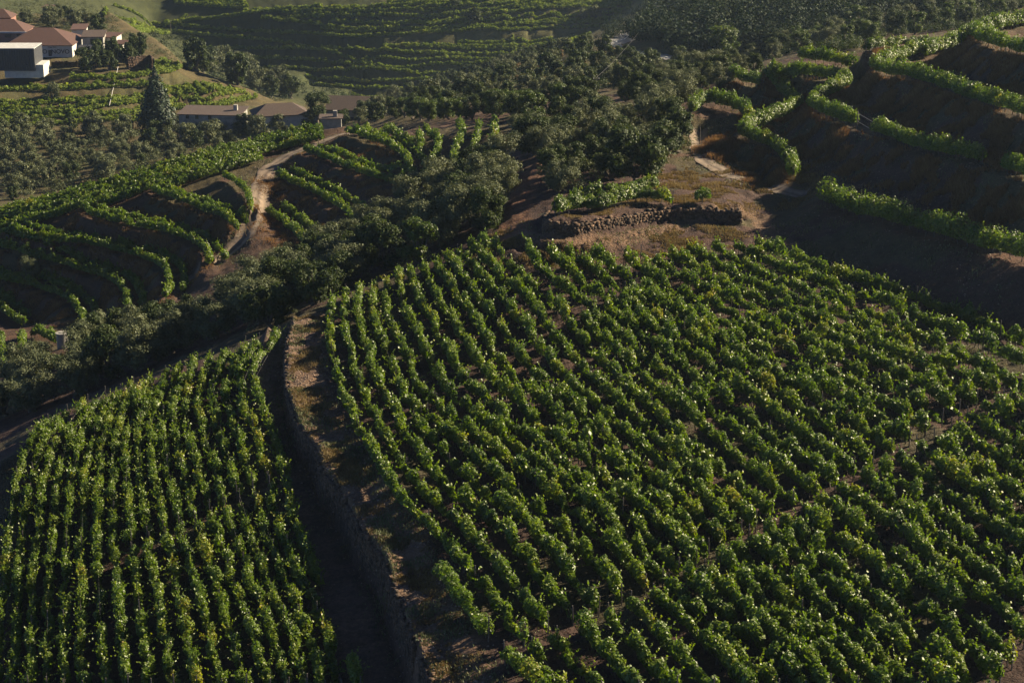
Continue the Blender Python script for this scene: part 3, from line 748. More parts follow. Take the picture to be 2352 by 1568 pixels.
CLIP_R = worldpoly([(745, 660), (800, 640), (870, 615), (960, 585), (1030, 560), (1070, 528), (1150, 530), (1195, 565), (1300, 560), (1450, 550), (1600, 530), (1700, 525), (1780, 555), (2000, 630), (2352, 765), (2460, 800), (2600, 1200), (2600, 1700), (1160, 1700), (1150, 1500), (1000, 1310), (895, 1120), (840, 1010), (755, 870)], 0.9)
PATH_C = hit([2420, 2300, 2200, 2080, 1990, 1900, 1790, 1700, 1600, 1500, 1400, 1300, 1200, 1080], [850, 893, 948, 1018, 1072, 1118, 1175, 1225, 1288, 1335, 1388, 1425, 1475, 1545], 0.9)[:, :2]
GAP_U = hit([790, 850, 910, 960], [985, 975, 968, 955], 0.9)[:, :2]
BND = [(780, 975), (880, 968), (960, 950), (1030, 885), (1100, 862), (1139, 822), (1180, 798), (1262, 758), (1300, 728), (1350, 706), (1400, 688), (1452, 640), (1400, 540)]
CLIP_U = worldpoly([(745, 660), (800, 640), (870, 615), (960, 585), (1030, 560), (1070, 528), (1150, 530), (1195, 565), (1300, 560), (1380, 552)] + BND[::-1][1:] + [(755, 870)], 0.9)
CLIP_D = worldpoly(BND + [(1450, 550), (1600, 530), (1700, 525), (1780, 555), (2000, 630), (2352, 765), (2460, 800), (2600, 1200), (2600, 1700), (1160, 1700), (1150, 1500), (1000, 1310), (895, 1120), (835, 1000)], 0.9)
rowsR = block([u1, u5, u9, u13, g17], [4, 4, 4, 4], CLIP_U, [])
rowsR += block([u1, u5, u9, u13, g17, r3, r1], [5, 4, 4, 8, 5, 2], CLIP_D, [(PATH_C, 0.45), (hit(*np.array(BND, float).T, 0.9)[:, :2], 0.45)], {3: 2.6})
print('right rows', len(rowsR))
path_y = lambda q: q[:, 1].mean()
def side_of_path(q):
    m = q[len(q) // 2]; d = np.linalg.norm(PATH_C - m, axis=1); k = int(np.argmin(d)); return m[1] > PATH_C[k][1]
bins = {}
for f, si, q in rowsR:
    key = 'above' if side_of_path(q) else 'below'
    bins.setdefault(key, []).append((f, si, q))
for key, lst in bins.items():
    lst.sort(key=lambda r: (r[0], r[1]))
    for k, (f, si, q) in enumerate(lst):
        lab = 'vine row %s the diagonal footpath in the right field, %s from the ledge' % ('beyond' if key == 'above' else 'before', ordw(k + 1))
        vine_row(q, lab, 'vine rows of the right field', 2, h=1.3 if f <= 0.3 else 1.5, wd=0.27, dens_=320, leaf=0.145, gap=0.12, rag=0.42, shoots=3.6, yellow=0.04)
for pix, lab in (([(1011, 1303), (1045, 1350), (1085, 1397), (1122, 1440)], 'short separate vine row standing alone beside the earth ledge'),
                 ([(1160, 1492), (1200, 1520), (1250, 1570), (1300, 1620)], 'straggling vine row at the bottom edge right of the stone steps')):
    w = hit([p[0] for p in pix], [p[1] for p in pix], 0.9)[:, :2]
    vine_row(smooth_path(w), lab, 'vine rows of the right field', 2, h=1.4, wd=0.4, dens_=300, leaf=0.125, gap=0.05, rag=0.3, shoots=2.5)
l0 = guide([(110, 960), (60, 1040), (37, 1107), (18, 1231), (6, 1354), (-14, 1575)])
l1 = guide([(330, 860), (235, 960), (200, 1064), (191, 1169), (185, 1292), (185, 1385), (185, 1478), (191, 1575)])
l2 = guide([(450, 815), (424, 949), (452, 1069), (476, 1150), (500, 1220), (537, 1330), (575, 1430), (622, 1575)])
l3 = guide([(640, 765), (582, 850), (600, 928), (630, 995), (650, 1080), (680, 1200), (716, 1292), (778, 1416), (829, 1575)])
CLIP_L = worldpoly([(650, 752), (600, 770), (560, 785), (440, 830), (330, 872), (170, 925), (100, 962), (50, 1030), (24, 1100), (-60, 1300), (-200, 1750), (900, 1750), (822, 1540), (740, 1340), (690, 1200), (655, 1095), (672, 1070), (645, 1010), (612, 940), (598, 860)], 0.9)
GAP_L = hit([690, 600, 560, 500, 430, 360, 300], [1088, 1105, 1122, 1160, 1198, 1225, 1250], 0.9)[:, :2]
rowsL = block([l0, l1, l2, l3], [5, 8, 5], CLIP_L, [(GAP_L, 0.42)], {1: 1.4})
print('left rows', len(rowsL))
bins = {}
for f, si, q in rowsL:
    bins.setdefault('far' if q[:, 1].mean() > 125 else 'near', []).append((f, si, q))
for key, lst in bins.items():
    lst.sort(key=lambda r: (r[0], r[1]))
    for k, (f, si, q) in enumerate(lst):
        lab = 'sunlit vine row in the %s part of the left field, %s from left' % (key, ordw(k + 1))
        vine_row(q, lab, 'vine rows of the left field', 2, h=1.3, wd=0.29, dens_=290, leaf=0.13, gap=0.10, rag=0.45, shoots=6.0, yellow=0.06)

# ---- terraced hedge rows
def hedge(path, lab, grp, **kw):
    a = dict(h=1.95, wd=0.6, dens_=520, leaf=0.145, gap=0.02, rag=0.14, shoots=2.0, low=0.4, yellow=0.02); a.update(kw)
    return vine_row(path, lab, grp, 2, **a)
HG = 'vine hedges on the right hill terraces'
hedge(TERR['A'], 'long dense vine hedge on the lowest terrace above the dark bank', HG, h=2.35, wd=0.75)
T = TERR['B']
px, py = proj(T); cut = np.argmin(np.abs(px - 1975) + np.abs(py - 273) * 2); cut2 = np.argmin(np.abs(px - 2012) + np.abs(py - 287) * 2)
hedge(T[:cut], 'curling vine hedge ending at the wire gate post on the second terrace', HG)
tag_dbg = 0
cut3 = np.argmin(np.abs(px - 2272) + np.abs(py - 360)); 
hedge(T[cut2 + 1:cut3], 'straight vine hedge between the wire gate and a gap, second terrace up', HG, h=1.9)
hedge(T[cut3 + 3:], 'vine hedge right of the gap at the picture edge, second terrace up', HG, h=1.9)
hedge(TERR['G'], 'S-shaped vine hedge winding down beside the upper dirt track', HG)
hedge(TERR['H'], 'short arched vine hedge above the top end of the upper dirt track', HG)
hedge(TERR['C'], 'very long vine hedge bending round the nose of the third terrace', HG, wd=0.7)
hedge(offset(TERR['C'], 1.1)[:14], 'sunlit inner vine hedge climbing beside the third terrace hedge', HG)
hedge(TERR['C2'], 'dark vine hedge running left from the nose of the third terrace', HG)
hedge(TERR['E'], 'thin vine hedge on the small stone bank under the ridge trees', HG, h=1.5)
hedge(TERR['D'], 'vine hedge bending round the topmost terrace in the upper right corner', HG, wd=0.7)
hedge(offset(TERR['D'], -1.6)[3:22], 'second vine hedge crowding behind the topmost terrace hedge', HG)
# left spur
SG = 'vine rows on the terraces of the left spur'
names = {'t0': 'highest', 't1': 'second', 't2': 'third', 't3': 'fourth', 't4': 'fifth', 't5': 'sixth', 't6': 'seventh'}
far = dict(far_ok=False, dens_=190, leaf=0.20, gap=0.03, rag=0.24, shoots=1.8, h=1.55, wd=0.42, yellow=0.02)
for k, nm in names.items():
    hedge(TERR[k], 'bright outer vine row curving round the %s terrace of the left spur' % nm, SG, **far)
    if k != 't0': hedge(offset(TERR[k], 1.8)[2:-4], 'shaded inner vine row against the bank of the %s terrace of the left spur' % nm, SG, **dict(far, gap=0.10, h=1.3))
for k, nm in (('p', 'upper'), ('o', 'middle'), ('m', 'lower'), ('n', 'lowest')):
    hedge(TERR[k], 'outer vine row on the %s terrace right of the rutted track' % nm, SG, **far)
    hedge(offset(TERR[k], 2.0), 'shaded inner vine row on the %s terrace right of the rutted track' % nm, SG, **dict(far, gap=0.12, h=1.25))
for k in range(8):
    cr = smooth_path([P(a, b, z) for a, b, z in [(-60, 507, -67), (0, 492, -66.3), (200, 442, -63.0), (400, 388, -60.2), (600, 332, -58.2), (740, 302, -56.6)]])
    q = offset(cr, 0.8 - 1.4 * k)
    if k > 5: q = q[:int(len(q) * .75)]
    hedge(q, 'vine row along the crest of the left spur, %s from the skyline' % ordw(k + 1), SG, **dict(far, dens_=190))
for i_, pix in enumerate([[(978, 297), (1008, 322), (1000, 350), (988, 380)], [(1051, 283), (1063, 302), (1045, 350), (1036, 395)], [(1100, 282), (1096, 315), (1085, 335)], [(1135, 277), (1135, 310), (1125, 335)], [(963, 300), (965, 330), (958, 358)], [(840, 290), (900, 300), (950, 325)], [(1300, 262), (1312, 275), (1310, 292)]]):
    w = hit([p[0] for p in pix], [p[1] for p in pix], 0.9, 200)[:, :2]
    hedge(smooth_path(w), ['second sunlit downhill vine row', 'longest sunlit downhill vine row', 'downhill vine row in the middle', 'rightmost downhill vine row', 'leftmost downhill vine row', 'slanting vine row above the downhill rows', 'tiny vine row among the dark trees'][i_] + ' between the left spur and the dark trees', SG, **dict(far, h=1.6))
for i_, pix in enumerate([[(0, 765), (2, 795), (4, 830)], [(47, 760), (50, 780), (50, 800)], [(72, 762), (95, 757), (128, 778)]]):
    w = hit([p[0] for p in pix], [p[1] for p in pix], 0.9)[:, :2]
    hedge(smooth_path(w), ['vine row at the left picture edge level with the water tank', 'short vine row a little left of the water tank', 'rounded vine row directly behind the water tank'][i_], SG, **dict(far, h=1.5))
# walled plot
for i_, pix in enumerate([[(1275, 478), (1320, 470), (1360, 458)], [(1350, 470), (1400, 462), (1450, 450), (1500, 446), (1545, 455)], [(1400, 440), (1440, 432), (1480, 424), (1510, 420)], [(1285, 464), (1330, 452), (1380, 440)]]):
    w = hit([p[0] for p in pix], [p[1] for p in pix], 0.8)[:, :2]
    hedge(smooth_path(w), ['vine row along the front left corner of the walled plot', 'longest vine row on the walled plot near the wall edge', 'back vine row of the walled plot by the grassy slope', 'vine row at the back left of the walled plot under the dark tree'][i_], 'vine rows on the walled plot', h=1.6, rag=0.3, wd=0.5, gap=0.12)
w = hit([1598, 1604], [449, 449], 0.8)[:, :2]
w = np.array([w[0], w[0] + [1.3, 0]]); hedge(w, 'single isolated vine bush on the grass right of the walled plot', 'vine rows on the walled plot', h=1.7, posts=False, gap=0, wd=0.6)
# winery hill and far hill rows, three abreast per terrace
WG = 'vine rows on the winery hill'
fk = dict(dens_=60, leaf=0.33, gap=0.06, rag=0.3, shoots=0, h=1.25, wd=0.42, yellow=0.02, low=0.1)
for k in range(6):
    for j_ in range(2):
        q = offset(TERR['w%d' % k], -.5 + 1.9 * j_)
        vine_row(q, '%s vine row on the %s terrace down the winery hill' % (['outer', 'inner'][j_], ordw(k + 1)), WG, 0, **fk)
q0 = smooth_path(P(np.array([350, 380, 410]), np.array([155, 148, 141]), -80.6))
for j_ in range(4):
    vine_row(offset(q0, -2 + 2.0 * j_), 'short vine row by the curved stone wall end, %s from the front' % ordw(j_ + 1), WG, 0, **fk)
FG = 'vine rows on the far hillside'
ff = dict(dens_=44, leaf=0.42, gap=0.05, rag=0.25, shoots=0, h=1.4, wd=0.5, yellow=0.02, low=0.1)
side = {'f1': 'lowest', 'f2': 'second', 'f3': 'third', 'f4': 'fourth', 'f5': 'fifth', 'f6': 'sixth', 'f6x': 'steeply falling', 'f7': 'seventh', 'f7x': 'left hand falling', 'f75': 'eighth', 'f8': 'ninth', 'f9': 'tenth', 'f10': 'eleventh', 'f11': 'twelfth', 'f12': 'thirteenth', 'f13': 'fourteenth', 'f8x': 'left hand rising', 'f10x': 'short upper left', 'f12x': 'short middle', 'f13x': 'short topmost'}
for nm, yr, pix in far_rows:
    vine_row(TERR[nm], 'thin distant vine row on the %s terrace up the far hillside' % side[nm], FG, 0, **ff)
    if nm in ('f8', 'f9', 'f10', 'f11', 'f12', 'f13', 'f7', 'f6', 'f75'):
        vine_row(offset(TERR[nm], 2.0)[int(len(TERR[nm]) * .35):], 'inner vine row on the right part of the %s far hillside terrace' % side[nm], FG, 0, **ff)
# field blocks on the far hill
def farfield(quad, nrow, lab):
    a, b, c, d = [hit(p[0], p[1], 0.5, 430)[0][:2] for p in quad]
    for k in range(nrow):
        t = k / (nrow - 1); q = np.array([a + (d - a) * t, (a + (d - a) * t + b + (c - b) * t) / 2, b + (c - b) * t])
        vine_row(q, lab % ordw(k + 1), FG, 0, **ff)
farfield([(262, 12), (430, 34), (310, 46), (240, 36)], 7, 'vine row of the lit patch on the far left slope, %s from its top')
farfield([(1176, 84), (1356, 80), (1300, 106), (1176, 122)], 6, 'vine row of the dense plot beside the far bushes, %s from its left')
farfield([(400, -8), (560, -6), (570, 16), (400, 8)], 6, 'vine row of the dense plot at the top edge, %s from its left')

# ------------------------------------------------------------------ trees
def crown_mesh(name, kind, seed, H_, W_, nl, leaf, mat, low=0.25):
    rs = np.random.RandomState(seed)
    nb = {'olive': 26, 'oak': 20, 'bright': 18, 'pine': 0, 'bush': 12, 'dry': 12}[kind]
    if kind == 'pine':
        n = nl; t = rs.rand(n) ** 0.8; ang = rs.rand(n) * 6.283
        lay = np.floor(t * 11) / 11; rad = (1 - t) ** 0.75 * W_ / 2 * (0.55 + 0.6 * rs.rand(n) ** 0.4) * (0.75 + 0.35 * np.sin(ang * 3 + lay * 40)) 
        C = np.stack([np.cos(ang) * rad, np.sin(ang) * rad, H_ * (0.12 + 0.88 * t) - rad * 0.18 + rs.normal(0, .1, n)], -1)
        Nn = np.stack([np.cos(ang), np.sin(ang), np.full(n, 0.5)], -1) + rs.normal(0, .5, (n, 3))
        tint = 0.35 + rs.normal(0, .15, n); blobs = []
    else:
        bc = []; br = []
        for k in range(nb):
            th = rs.rand() * 6.283; ph = rs.rand(); r = (0.35 + 0.6 * rs.rand() ** 0.6)
            z = low + (1 - low) * (0.10 + 0.74 * ph); e = math.sqrt(max(0.1, 1 - ((z - (low + .42 * (1 - low))) / (0.62 * (1 - low))) ** 2))
            bc.append((math.cos(th) * r * e * W_ / 2 * .78, math.sin(th) * r * e * W_ / 2 * .78, z * H_)); br.append(W_ * rs.uniform(0.13, 0.24))
        bc = np.array(bc); br = np.array(br)
        w = br ** 2; bi = rs.choice(nb, nl, p=w / w.sum())
        d = rs.normal(size=(nl, 3)); d /= np.linalg.norm(d, axis=1)[:, None]; d[:, 2] = np.abs(d[:, 2]) * np.where(rs.rand(nl) < .75, 1, -1)
        lump = 0.8 + 0.35 * np.sin(d[:, 0] * 5 + bi) * np.sin(d[:, 1] * 5 + bi * 2) * np.sin(d[:, 2] * 4)
        u_ = rs.rand(nl); core = u_ < 0.22
        rr = br[bi] * lump * np.where(core, 0.55 * rs.rand(nl), 0.5 + 0.55 * rs.rand(nl) ** 0.5)
        C = bc[bi] + d * rr[:, None] * [1, 1, 0.85]
        # twigs sticking out
        Nn = d + rs.normal(0, .6, (nl, 3)) + [0, 0, .25]
        tint = 0.42 + rs.normal(0, .15, nl) + (rs.rand(nb)[bi] - .5) * 0.3
        blobs = bc; leaf = leaf * (1 + 1.6 * core)
    V, F = leaves(C, Nn, leaf * (0.6 + 0.8 * rs.rand(len(C))), 0.6 if kind in ('olive', 'pine') else 0.85, rs)
    me = mesh_np(name, V, F, mat, {'tint': np.repeat(np.clip(tint, 0, 1), 4)})
    tr = MB(); r = random.Random(seed); th_ = low * H_ if kind != 'pine' else H_ * .9
    tr.tube([(0, 0, -.4), (r.uniform(-.1, .1), r.uniform(-.1, .1), th_ * .6), (0, 0, th_ * 1.25)], [.035 * H_ + .05, .028 * H_ + .03, .02 * H_ + .02], 7)
    for b_ in list(blobs)[:9]:
        b_ = Vector(b_); tr.tube([(0, 0, th_ * .9), b_ * .5 + Vector((0, 0, th_ * .45)), b_], [.016 * H_ + .015, .011 * H_, .004 * H_], 5)
    return me, tr.mesh('trunk', BARK)
PR = {}
def protos(key, kind, n, H_, W_, nl, leaf, mat, low=.25):
    PR[key] = [crown_mesh('crown', kind, hash_(key) + 31 * k, H_, W_, nl, leaf, mat, low) for k in range(n)]
def hash_(s): return sum(ord(c) * (i_ + 3) for i_, c in enumerate(s)) % 9973
protos('olive', 'olive', 6, 1, 1.15, 9000, 0.033, OLIVE, 0.10)
protos('olive_far', 'olive', 4, 1, 1.15, 2800, 0.058, OLIVE, 0.05)
protos('oak', 'oak', 5, 1, 1.0, 8000, 0.036, DARKT, 0.03)
protos('oak_far', 'oak', 4, 1, 1.0, 2600, 0.062, DARKT, 0.02)
protos('bright', 'bright', 3, 1, 0.9, 7000, 0.036, BRIGHT, 0.06)
protos('pine', 'pine', 1, 1, 0.62, 16000, 0.045, PINE, 0.12)
protos('dry', 'dry', 2, 1, 1.3, 1500, 0.07, DRYLEAF, 0.05)
TREEP = []
AVO = np.concatenate([dens(smooth_path([P(a, b, z) for a, b, z in q]), 1.0)[:, :2] for q in (TRACK_L, TRACK_R, ROAD, [(1230, 372, -43.7), (1215, 410, -43.8), (1195, 455, -43.9), (1178, 500, -44.0), (1185, 540, -43.9)])])
def tree(pos, key, h, w, name, label, cat, group=None, rot=None):
    k = RS.randint(len(PR[key])); cm, tm = PR[key][k]
    root = empty(name, pos, label, cat, group)
    root.rotation_euler = (0, 0, RS.rand() * 6.28 if rot is None else rot)
    sx = w / 1.1
    for nm, me in (('trunk', tm), ('crown', cm)):
        o = link(nm, me, root); o.scale = (sx * 1.0, sx * (0.9 + .2 * RS.rand()), h)
    TREEP.append((pos[0], pos[1], w)); return root
def scatter(poly, spacing, n_try=4000, ymin=0, seed=0, avoid=None, off=0.0):
    rs = np.random.RandomState(seed); poly = np.array(poly, float)
    x0, y0 = poly.min(0); x1, y1 = poly.max(0); got = []
    for _ in range(n_try):
        px, py = rs.uniform(x0, x1), rs.uniform(y0, y1)
        if not inpoly(np.array([px]), np.array([py]), poly)[0]: continue
        if abs(px - 147) < 36 and 780 < py < 890: continue
        p = hit(px, py, off, ymin)[0]
        if np.min((AVO[:, 0] - p[0]) ** 2 + (AVO[:, 1] - p[1]) ** 2) < 5.5: continue
        if all((p[0] - q[0]) ** 2 + (p[1] - q[1]) ** 2 > spacing ** 2 for q, _a, _b in got): got.append((p, px, py))
    return got
def grove(poly, spacing, keys, hs, asp, where, kinds, group, ymin=0, seed=0, tries=900, bands=3):
    g = scatter(poly, spacing, tries, ymin, seed)
    g.sort(key=lambda t: -t[2]); per = max(1, -(-len(g) // bands))
    bn = {1: [''], 2: ['front', 'back'], 3: ['front', 'middle', 'back'], 4: ['front', 'second', 'third', 'back'], 5: ['front', 'second', 'middle', 'fourth', 'back']}[bands]
    for bi in range(bands):
        bnd = sorted(g[bi * per:(bi + 1) * per], key=lambda t: t[1])
        for k, (p, px, py) in enumerate(bnd):
            kk = RS.choice(len(keys)); h = RS.uniform(*hs) * (1 if keys[kk] != 'dry' else .45)
            nm, desc, cat = kinds[kk]
            lab = '%s %s, %s from left, %s line' % (desc, where, ordw(k + 1), bn[bi]) if bands > 1 else '%s %s, %s from left' % (desc, where, ordw(k + 1))
            tree(p, keys[kk], h, h * RS.uniform(*asp), nm, lab, cat, group)
    print(where, len(g))
OL = ('olive_tree', 'grey olive tree', 'olive tree'); OK_ = ('oak_tree', 'dark oak tree', 'oak tree'); BR = ('leafy_tree', 'bright leafy tree', 'tree'); DR = ('dry_bush', 'dry straw bush', 'bush')
BELT = [(0, 880), (100, 860), (180, 815), (290, 785), (400, 768), (500, 712), (600, 668), (700, 605), (800, 565), (900, 515), (1000, 455), (1100, 405), (1170, 400), (1150, 500), (1050, 540), (1010, 590), (900, 620), (780, 660), (700, 720), (600, 760), (480, 800), (300, 865), (150, 925), (0, 965)]
grove(BELT, 3.6, ['olive', 'olive', 'olive', 'olive', 'olive', 'oak'], (3.6, 4.9), (1.0, 1.3), 'in the belt behind the left field', [OL, OL, OL, OL, OL, OK_], 'olive trees of the belt behind the left field', 0, 3, 1500, 5)
MID = [(1240, 440), (1250, 370), (1190, 360), (1180, 325), (1300, 300), (1400, 290), (1500, 270), (1570, 285), (1588, 330), (1560, 370), (1500, 400), (1420, 412), (1320, 450)]
grove(MID, 4.2, ['olive', 'oak', 'oak', 'olive'], (3.4, 4.8), (1.0, 1.3), 'in the clump above the walled plot', [OL, OK_, OK_, OL], 'trees of the clump above the walled plot', 0, 5, 900, 3)
MID2 = [(1420, 235), (1560, 172), (1680, 168), (1752, 158), (1690, 205), (1600, 222), (1570, 250), (1480, 262)]
grove(MID2, 4.4, ['oak', 'olive', 'oak'], (2.6, 4.2), (0.95, 1.3), 'above the gully beside the terraces', [OK_, OL, OK_], 'trees between the gully and the hill terraces', 0, 16, 700, 2)
LINE = [(900, 268), (1000, 262), (1150, 258), (1350, 245), (1370, 262), (1200, 282), (1050, 275), (930, 290)]
grove(LINE, 3.4, ['oak', 'oak', 'bright'], (3.3, 4.8), (0.9, 1.15), 'in the tree line behind the spur', [OK_, OK_, BR], 'trees of the line behind the spur vines', 200, 6, 500, 2)
SLOPE = [(0, 460), (0, 300), (120, 300), (250, 295), (420, 300), (560, 300), (700, 290), (760, 280), (700, 292), (560, 330), (400, 375), (200, 425), (60, 460)]
grove(SLOPE, 5.2, ['olive_far', 'olive_far', 'olive_far', 'oak_far', 'olive_far'], (2.6, 5.2), (0.95, 1.2), 'on the slope below the winery hill', [OL, OL, OL, OK_, BR], 'olive trees on the slope below the winery hill', 300, 7, 1500, 5)
BUSH = [(885, 225), (960, 205), (1050, 180), (1150, 150), (1250, 125), (1370, 105), (1440, 130), (1600, 155), (1560, 190), (1420, 210), (1300, 215), (1180, 235), (1050, 240), (930, 245)]
grove(BUSH, 5.0, ['olive_far', 'oak_far', 'oak_far', 'dry'], (2.8, 4.6), (0.9, 1.2), 'on the slope below the road', [OL, OK_, OK_, DR], 'trees on the slope below the road', 250, 8, 1500, 5)
WIN = [(30, 70), (60, 45), (150, 40), (240, 60), (230, 78), (150, 60)]
grove(WIN, 4.8, ['olive_far', 'olive_far', 'oak_far'], (3.2, 4.6), (0.95, 1.2), 'on the knoll behind the winery roofs', [OL, OL, OK_], 'trees behind the winery', 430, 9, 400, 2)
WIN2 = [(190, 168), (225, 140), (260, 128), (330, 122), (345, 128), (300, 150), (240, 168)]
grove(WIN2, 4.2, ['oak_far', 'oak_far', 'oak_far'], (4.5, 6.5), (0.8, 1.0), 'in the garden beside the winery', [OK_, OK_, OK_], 'garden trees beside the winery', 430, 10, 400, 2)
FARM = [(470, 306), (560, 310), (640, 300), (700, 296), (860, 282), (890, 262), (880, 255), (700, 284), (560, 294), (470, 298)]
grove(FARM, 3.6, ['olive_far', 'oak_far', 'olive_far'], (2.8, 4.4), (0.95, 1.25), 'around the old farm roofs', [OL, OK_, OL], 'trees around the old farm', 300, 19, 600, 2)
VAL = [(440, 165), (520, 190), (600, 215), (640, 240), (680, 225), (600, 190), (520, 150)]
grove(VAL, 9, ['oak_far', 'olive_far'], (6, 9), (0.85, 1.1), 'in the valley before the far hillside', [OK_, OL], 'valley trees', 430, 12, 300, 2)
RIDGE = [(1600, 172), (1640, 165), (1700, 140), (1760, 120), (1850, 90), (1950, 70), (2100, 50), (2200, 35), (2340, 10), (2340, 30), (2200, 70), (2000, 94), (1850, 120), (1700, 158)]
grove(RIDGE, 3.4, ['oak', 'oak', 'bright', 'olive'], (2.8, 4.6), (0.9, 1.2), 'along the ridge behind the hill terraces', [OK_, OK_, BR, OL], 'ridge trees behind the hill terraces', 0, 13, 700, 2)
def at_(px, py, ymin=0): return hit(px, py, 0, ymin)[0]
tree(at_(362, 302, 380), 'pine', 11.5, 15.0, 'pine_tree', 'tall dark conifer standing in front of the winery hill terraces', 'pine tree')
tree(at_(965, 605), 'bright', 4.6, 5.2, 'round_tree', 'round fresh green tree between the olives and the right field', 'tree')
tree(at_(1460, 415), 'oak', 5.6, 6.8, 'oak_tree', 'largest dark round tree left of the grassy slope', 'oak tree')
tree(at_(1115, 530), 'oak', 4.6, 4.6, 'oak_tree', 'round dark tree beside the reddish path', 'oak tree')
tree(at_(1660, 148, 300), 'bright', 8.5, 8.0, 'leafy_tree', 'pale green leafy tree at the right end of the road', 'tree')
tree(at_(75, 650), 'olive', 3.6, 3.2, 'olive_tree', 'lone olive tree growing among the spur terraces', 'olive tree')
tree(at_(120, 232, 400), 'olive_far', 4.2, 4.6, 'olive_tree', 'lone olive tree on the left winery terraces', 'olive tree')
tree(at_(1088, 56, 550), 'oak_far', 5.5, 6, 'oak_tree', 'dark lone tree casting a shadow on the far hillside', 'oak tree')
tree(at_(1045, 23, 550), 'oak_far', 5.5, 6, 'oak_tree', 'small dark lone tree near the top of the far hillside', 'oak tree')
tree(at_(1368, 46, 550), 'olive_far', 5, 5, 'olive_tree', 'right of two grey trees on the far hillside', 'olive tree')
tree(at_(1338, 49, 550), 'olive_far', 4.5, 4.5, 'olive_tree', 'left of two grey trees on the far hillside', 'olive tree')
# wooded hill: an uncountable wood
def wood(name, poly, n, size, leafs, mat, ymin, seed, label=None):
    rs = np.random.RandomState(seed); Vs = []; Ts = []; cnt = 0; tries = 0
    poly = np.array(poly, float); x0, y0 = poly.min(0); x1, y1 = poly.max(0)
    PX = rs.uniform(x0, x1, n * 4); PY = rs.uniform(y0, y1, n * 4); okp = inpoly(PX, PY, poly)
    pts = hit(PX[okp][:n], PY[okp][:n], 0, ymin)
    for p in pts:
        h = rs.uniform(*size); m = int(leafs * rs.uniform(.6, 1.3))
        d = rs.normal(size=(m, 3)); d /= np.linalg.norm(d, axis=1)[:, None]; d[:, 2] = np.abs(d[:, 2]) * 1.0
        lump = 0.75 + 0.35 * np.sin(d[:, 0] * 6 + p[0]) * np.sin(d[:, 1] * 6 + p[1])
        C = p + d * (h * .55 * lump * (0.6 + 0.45 * rs.rand(m)))[:, None] * [1, 1, 1.25] + [0, 0, h * .15]
        V, F = leaves(C, d + rs.normal(0, .5, (m, 3)), rs.uniform(.25, .55, m) * h / 5, rs=rs); Vs.append(V); Ts.append(np.repeat(np.clip(rs.normal(.08 + .5 * rs.rand(), .12, m), 0, 1), 4))
    V = np.concatenate(Vs); F = np.arange(len(V), dtype=np.int32).reshape(-1, 4)
    o = link(name, mesh_np(name, V, F, mat, {'tint': np.concatenate(Ts)})); return tag(o, label, name.replace('_', ' '), kind='stuff')
wood('wooded_hillside', [(1445, 90), (1500, 30), (1560, -30), (2450, -80), (2450, 0), (2150, 30), (1900, 80), (1700, 130), (1560, 128)], 820, (2.5, 7.0), 300, WOODM, 300, 41, 'dark mass of trees covering the hill above the road')
wood('scrub', BUSH, 260, (1.2, 3.0), 160, DARKT, 250, 42, 'low dark scrub covering the slope below the road')
wood('ridge_scrub', [(1560, 178), (1760, 140), (1830, 116), (1980, 96), (2100, 78), (2230, 66), (2340, 25), (2340, 5), (2150, 30), (1950, 55), (1750, 95), (1640, 135), (1570, 150)], 420, (1.2, 2.6), 200, DARKT, 0, 47, 'low scrub along the ridge behind the hill terraces')
wood('ridge_scrub', [(1760, 130), (1840, 110), (1985, 84), (2150, 66), (2235, 52), (2225, 70), (2050, 82), (1985, 92), (1965, 120), (1840, 119), (1770, 138)], 420, (.9, 2.0), 160, DARKT, 0, 49, 'scrub between the ridge trees and the top terraces')
wood('undergrowth', MID, 120, (1.0, 2.2), 220, OLIVE, 0, 43, 'undergrowth between the trees above the walled plot')
wood('brush', BELT, 160, (0.7, 1.6), 200, OLIVE, 0, 44, 'low brush under the olive belt')
wood('knoll_scrub', [(330, 100), (250, 60), (300, 45), (130, -10), (0, 20), (0, 60), (60, 60), (180, 78), (260, 100), (420, 150), (480, 165), (560, 200), (520, 170)], 700, (0.7, 2.4), 90, OLIVE, 430, 48, 'low scrub on the knoll and ridge beside the winery')
wood('valley_scrub', [(340, 80), (425, 75), (480, 135), (560, 175), (650, 170), (720, 195), (815, 218), (800, 236), (680, 228), (600, 245), (520, 205), (420, 145)], 380, (1.0, 3.6), 100, WOODM, 500, 50, 'dark scrub on the valley floor before the far hillside')
wood('bend_scrub', [(1360, 100), (1400, 60), (1480, 10), (1530, -25), (1570, -15), (1500, 45), (1450, 80), (1400, 94)], 130, (1.0, 4.0), 120, WOODM, 330, 51, 'dark scrub on the shoulder above the road bend')
wood('slope_scrub', [(a, b) for a, b in SLOPE], 460, (0.8, 3.2), 130, OLIVE, 300, 45, 'low scrub on the shaded slope below the winery')

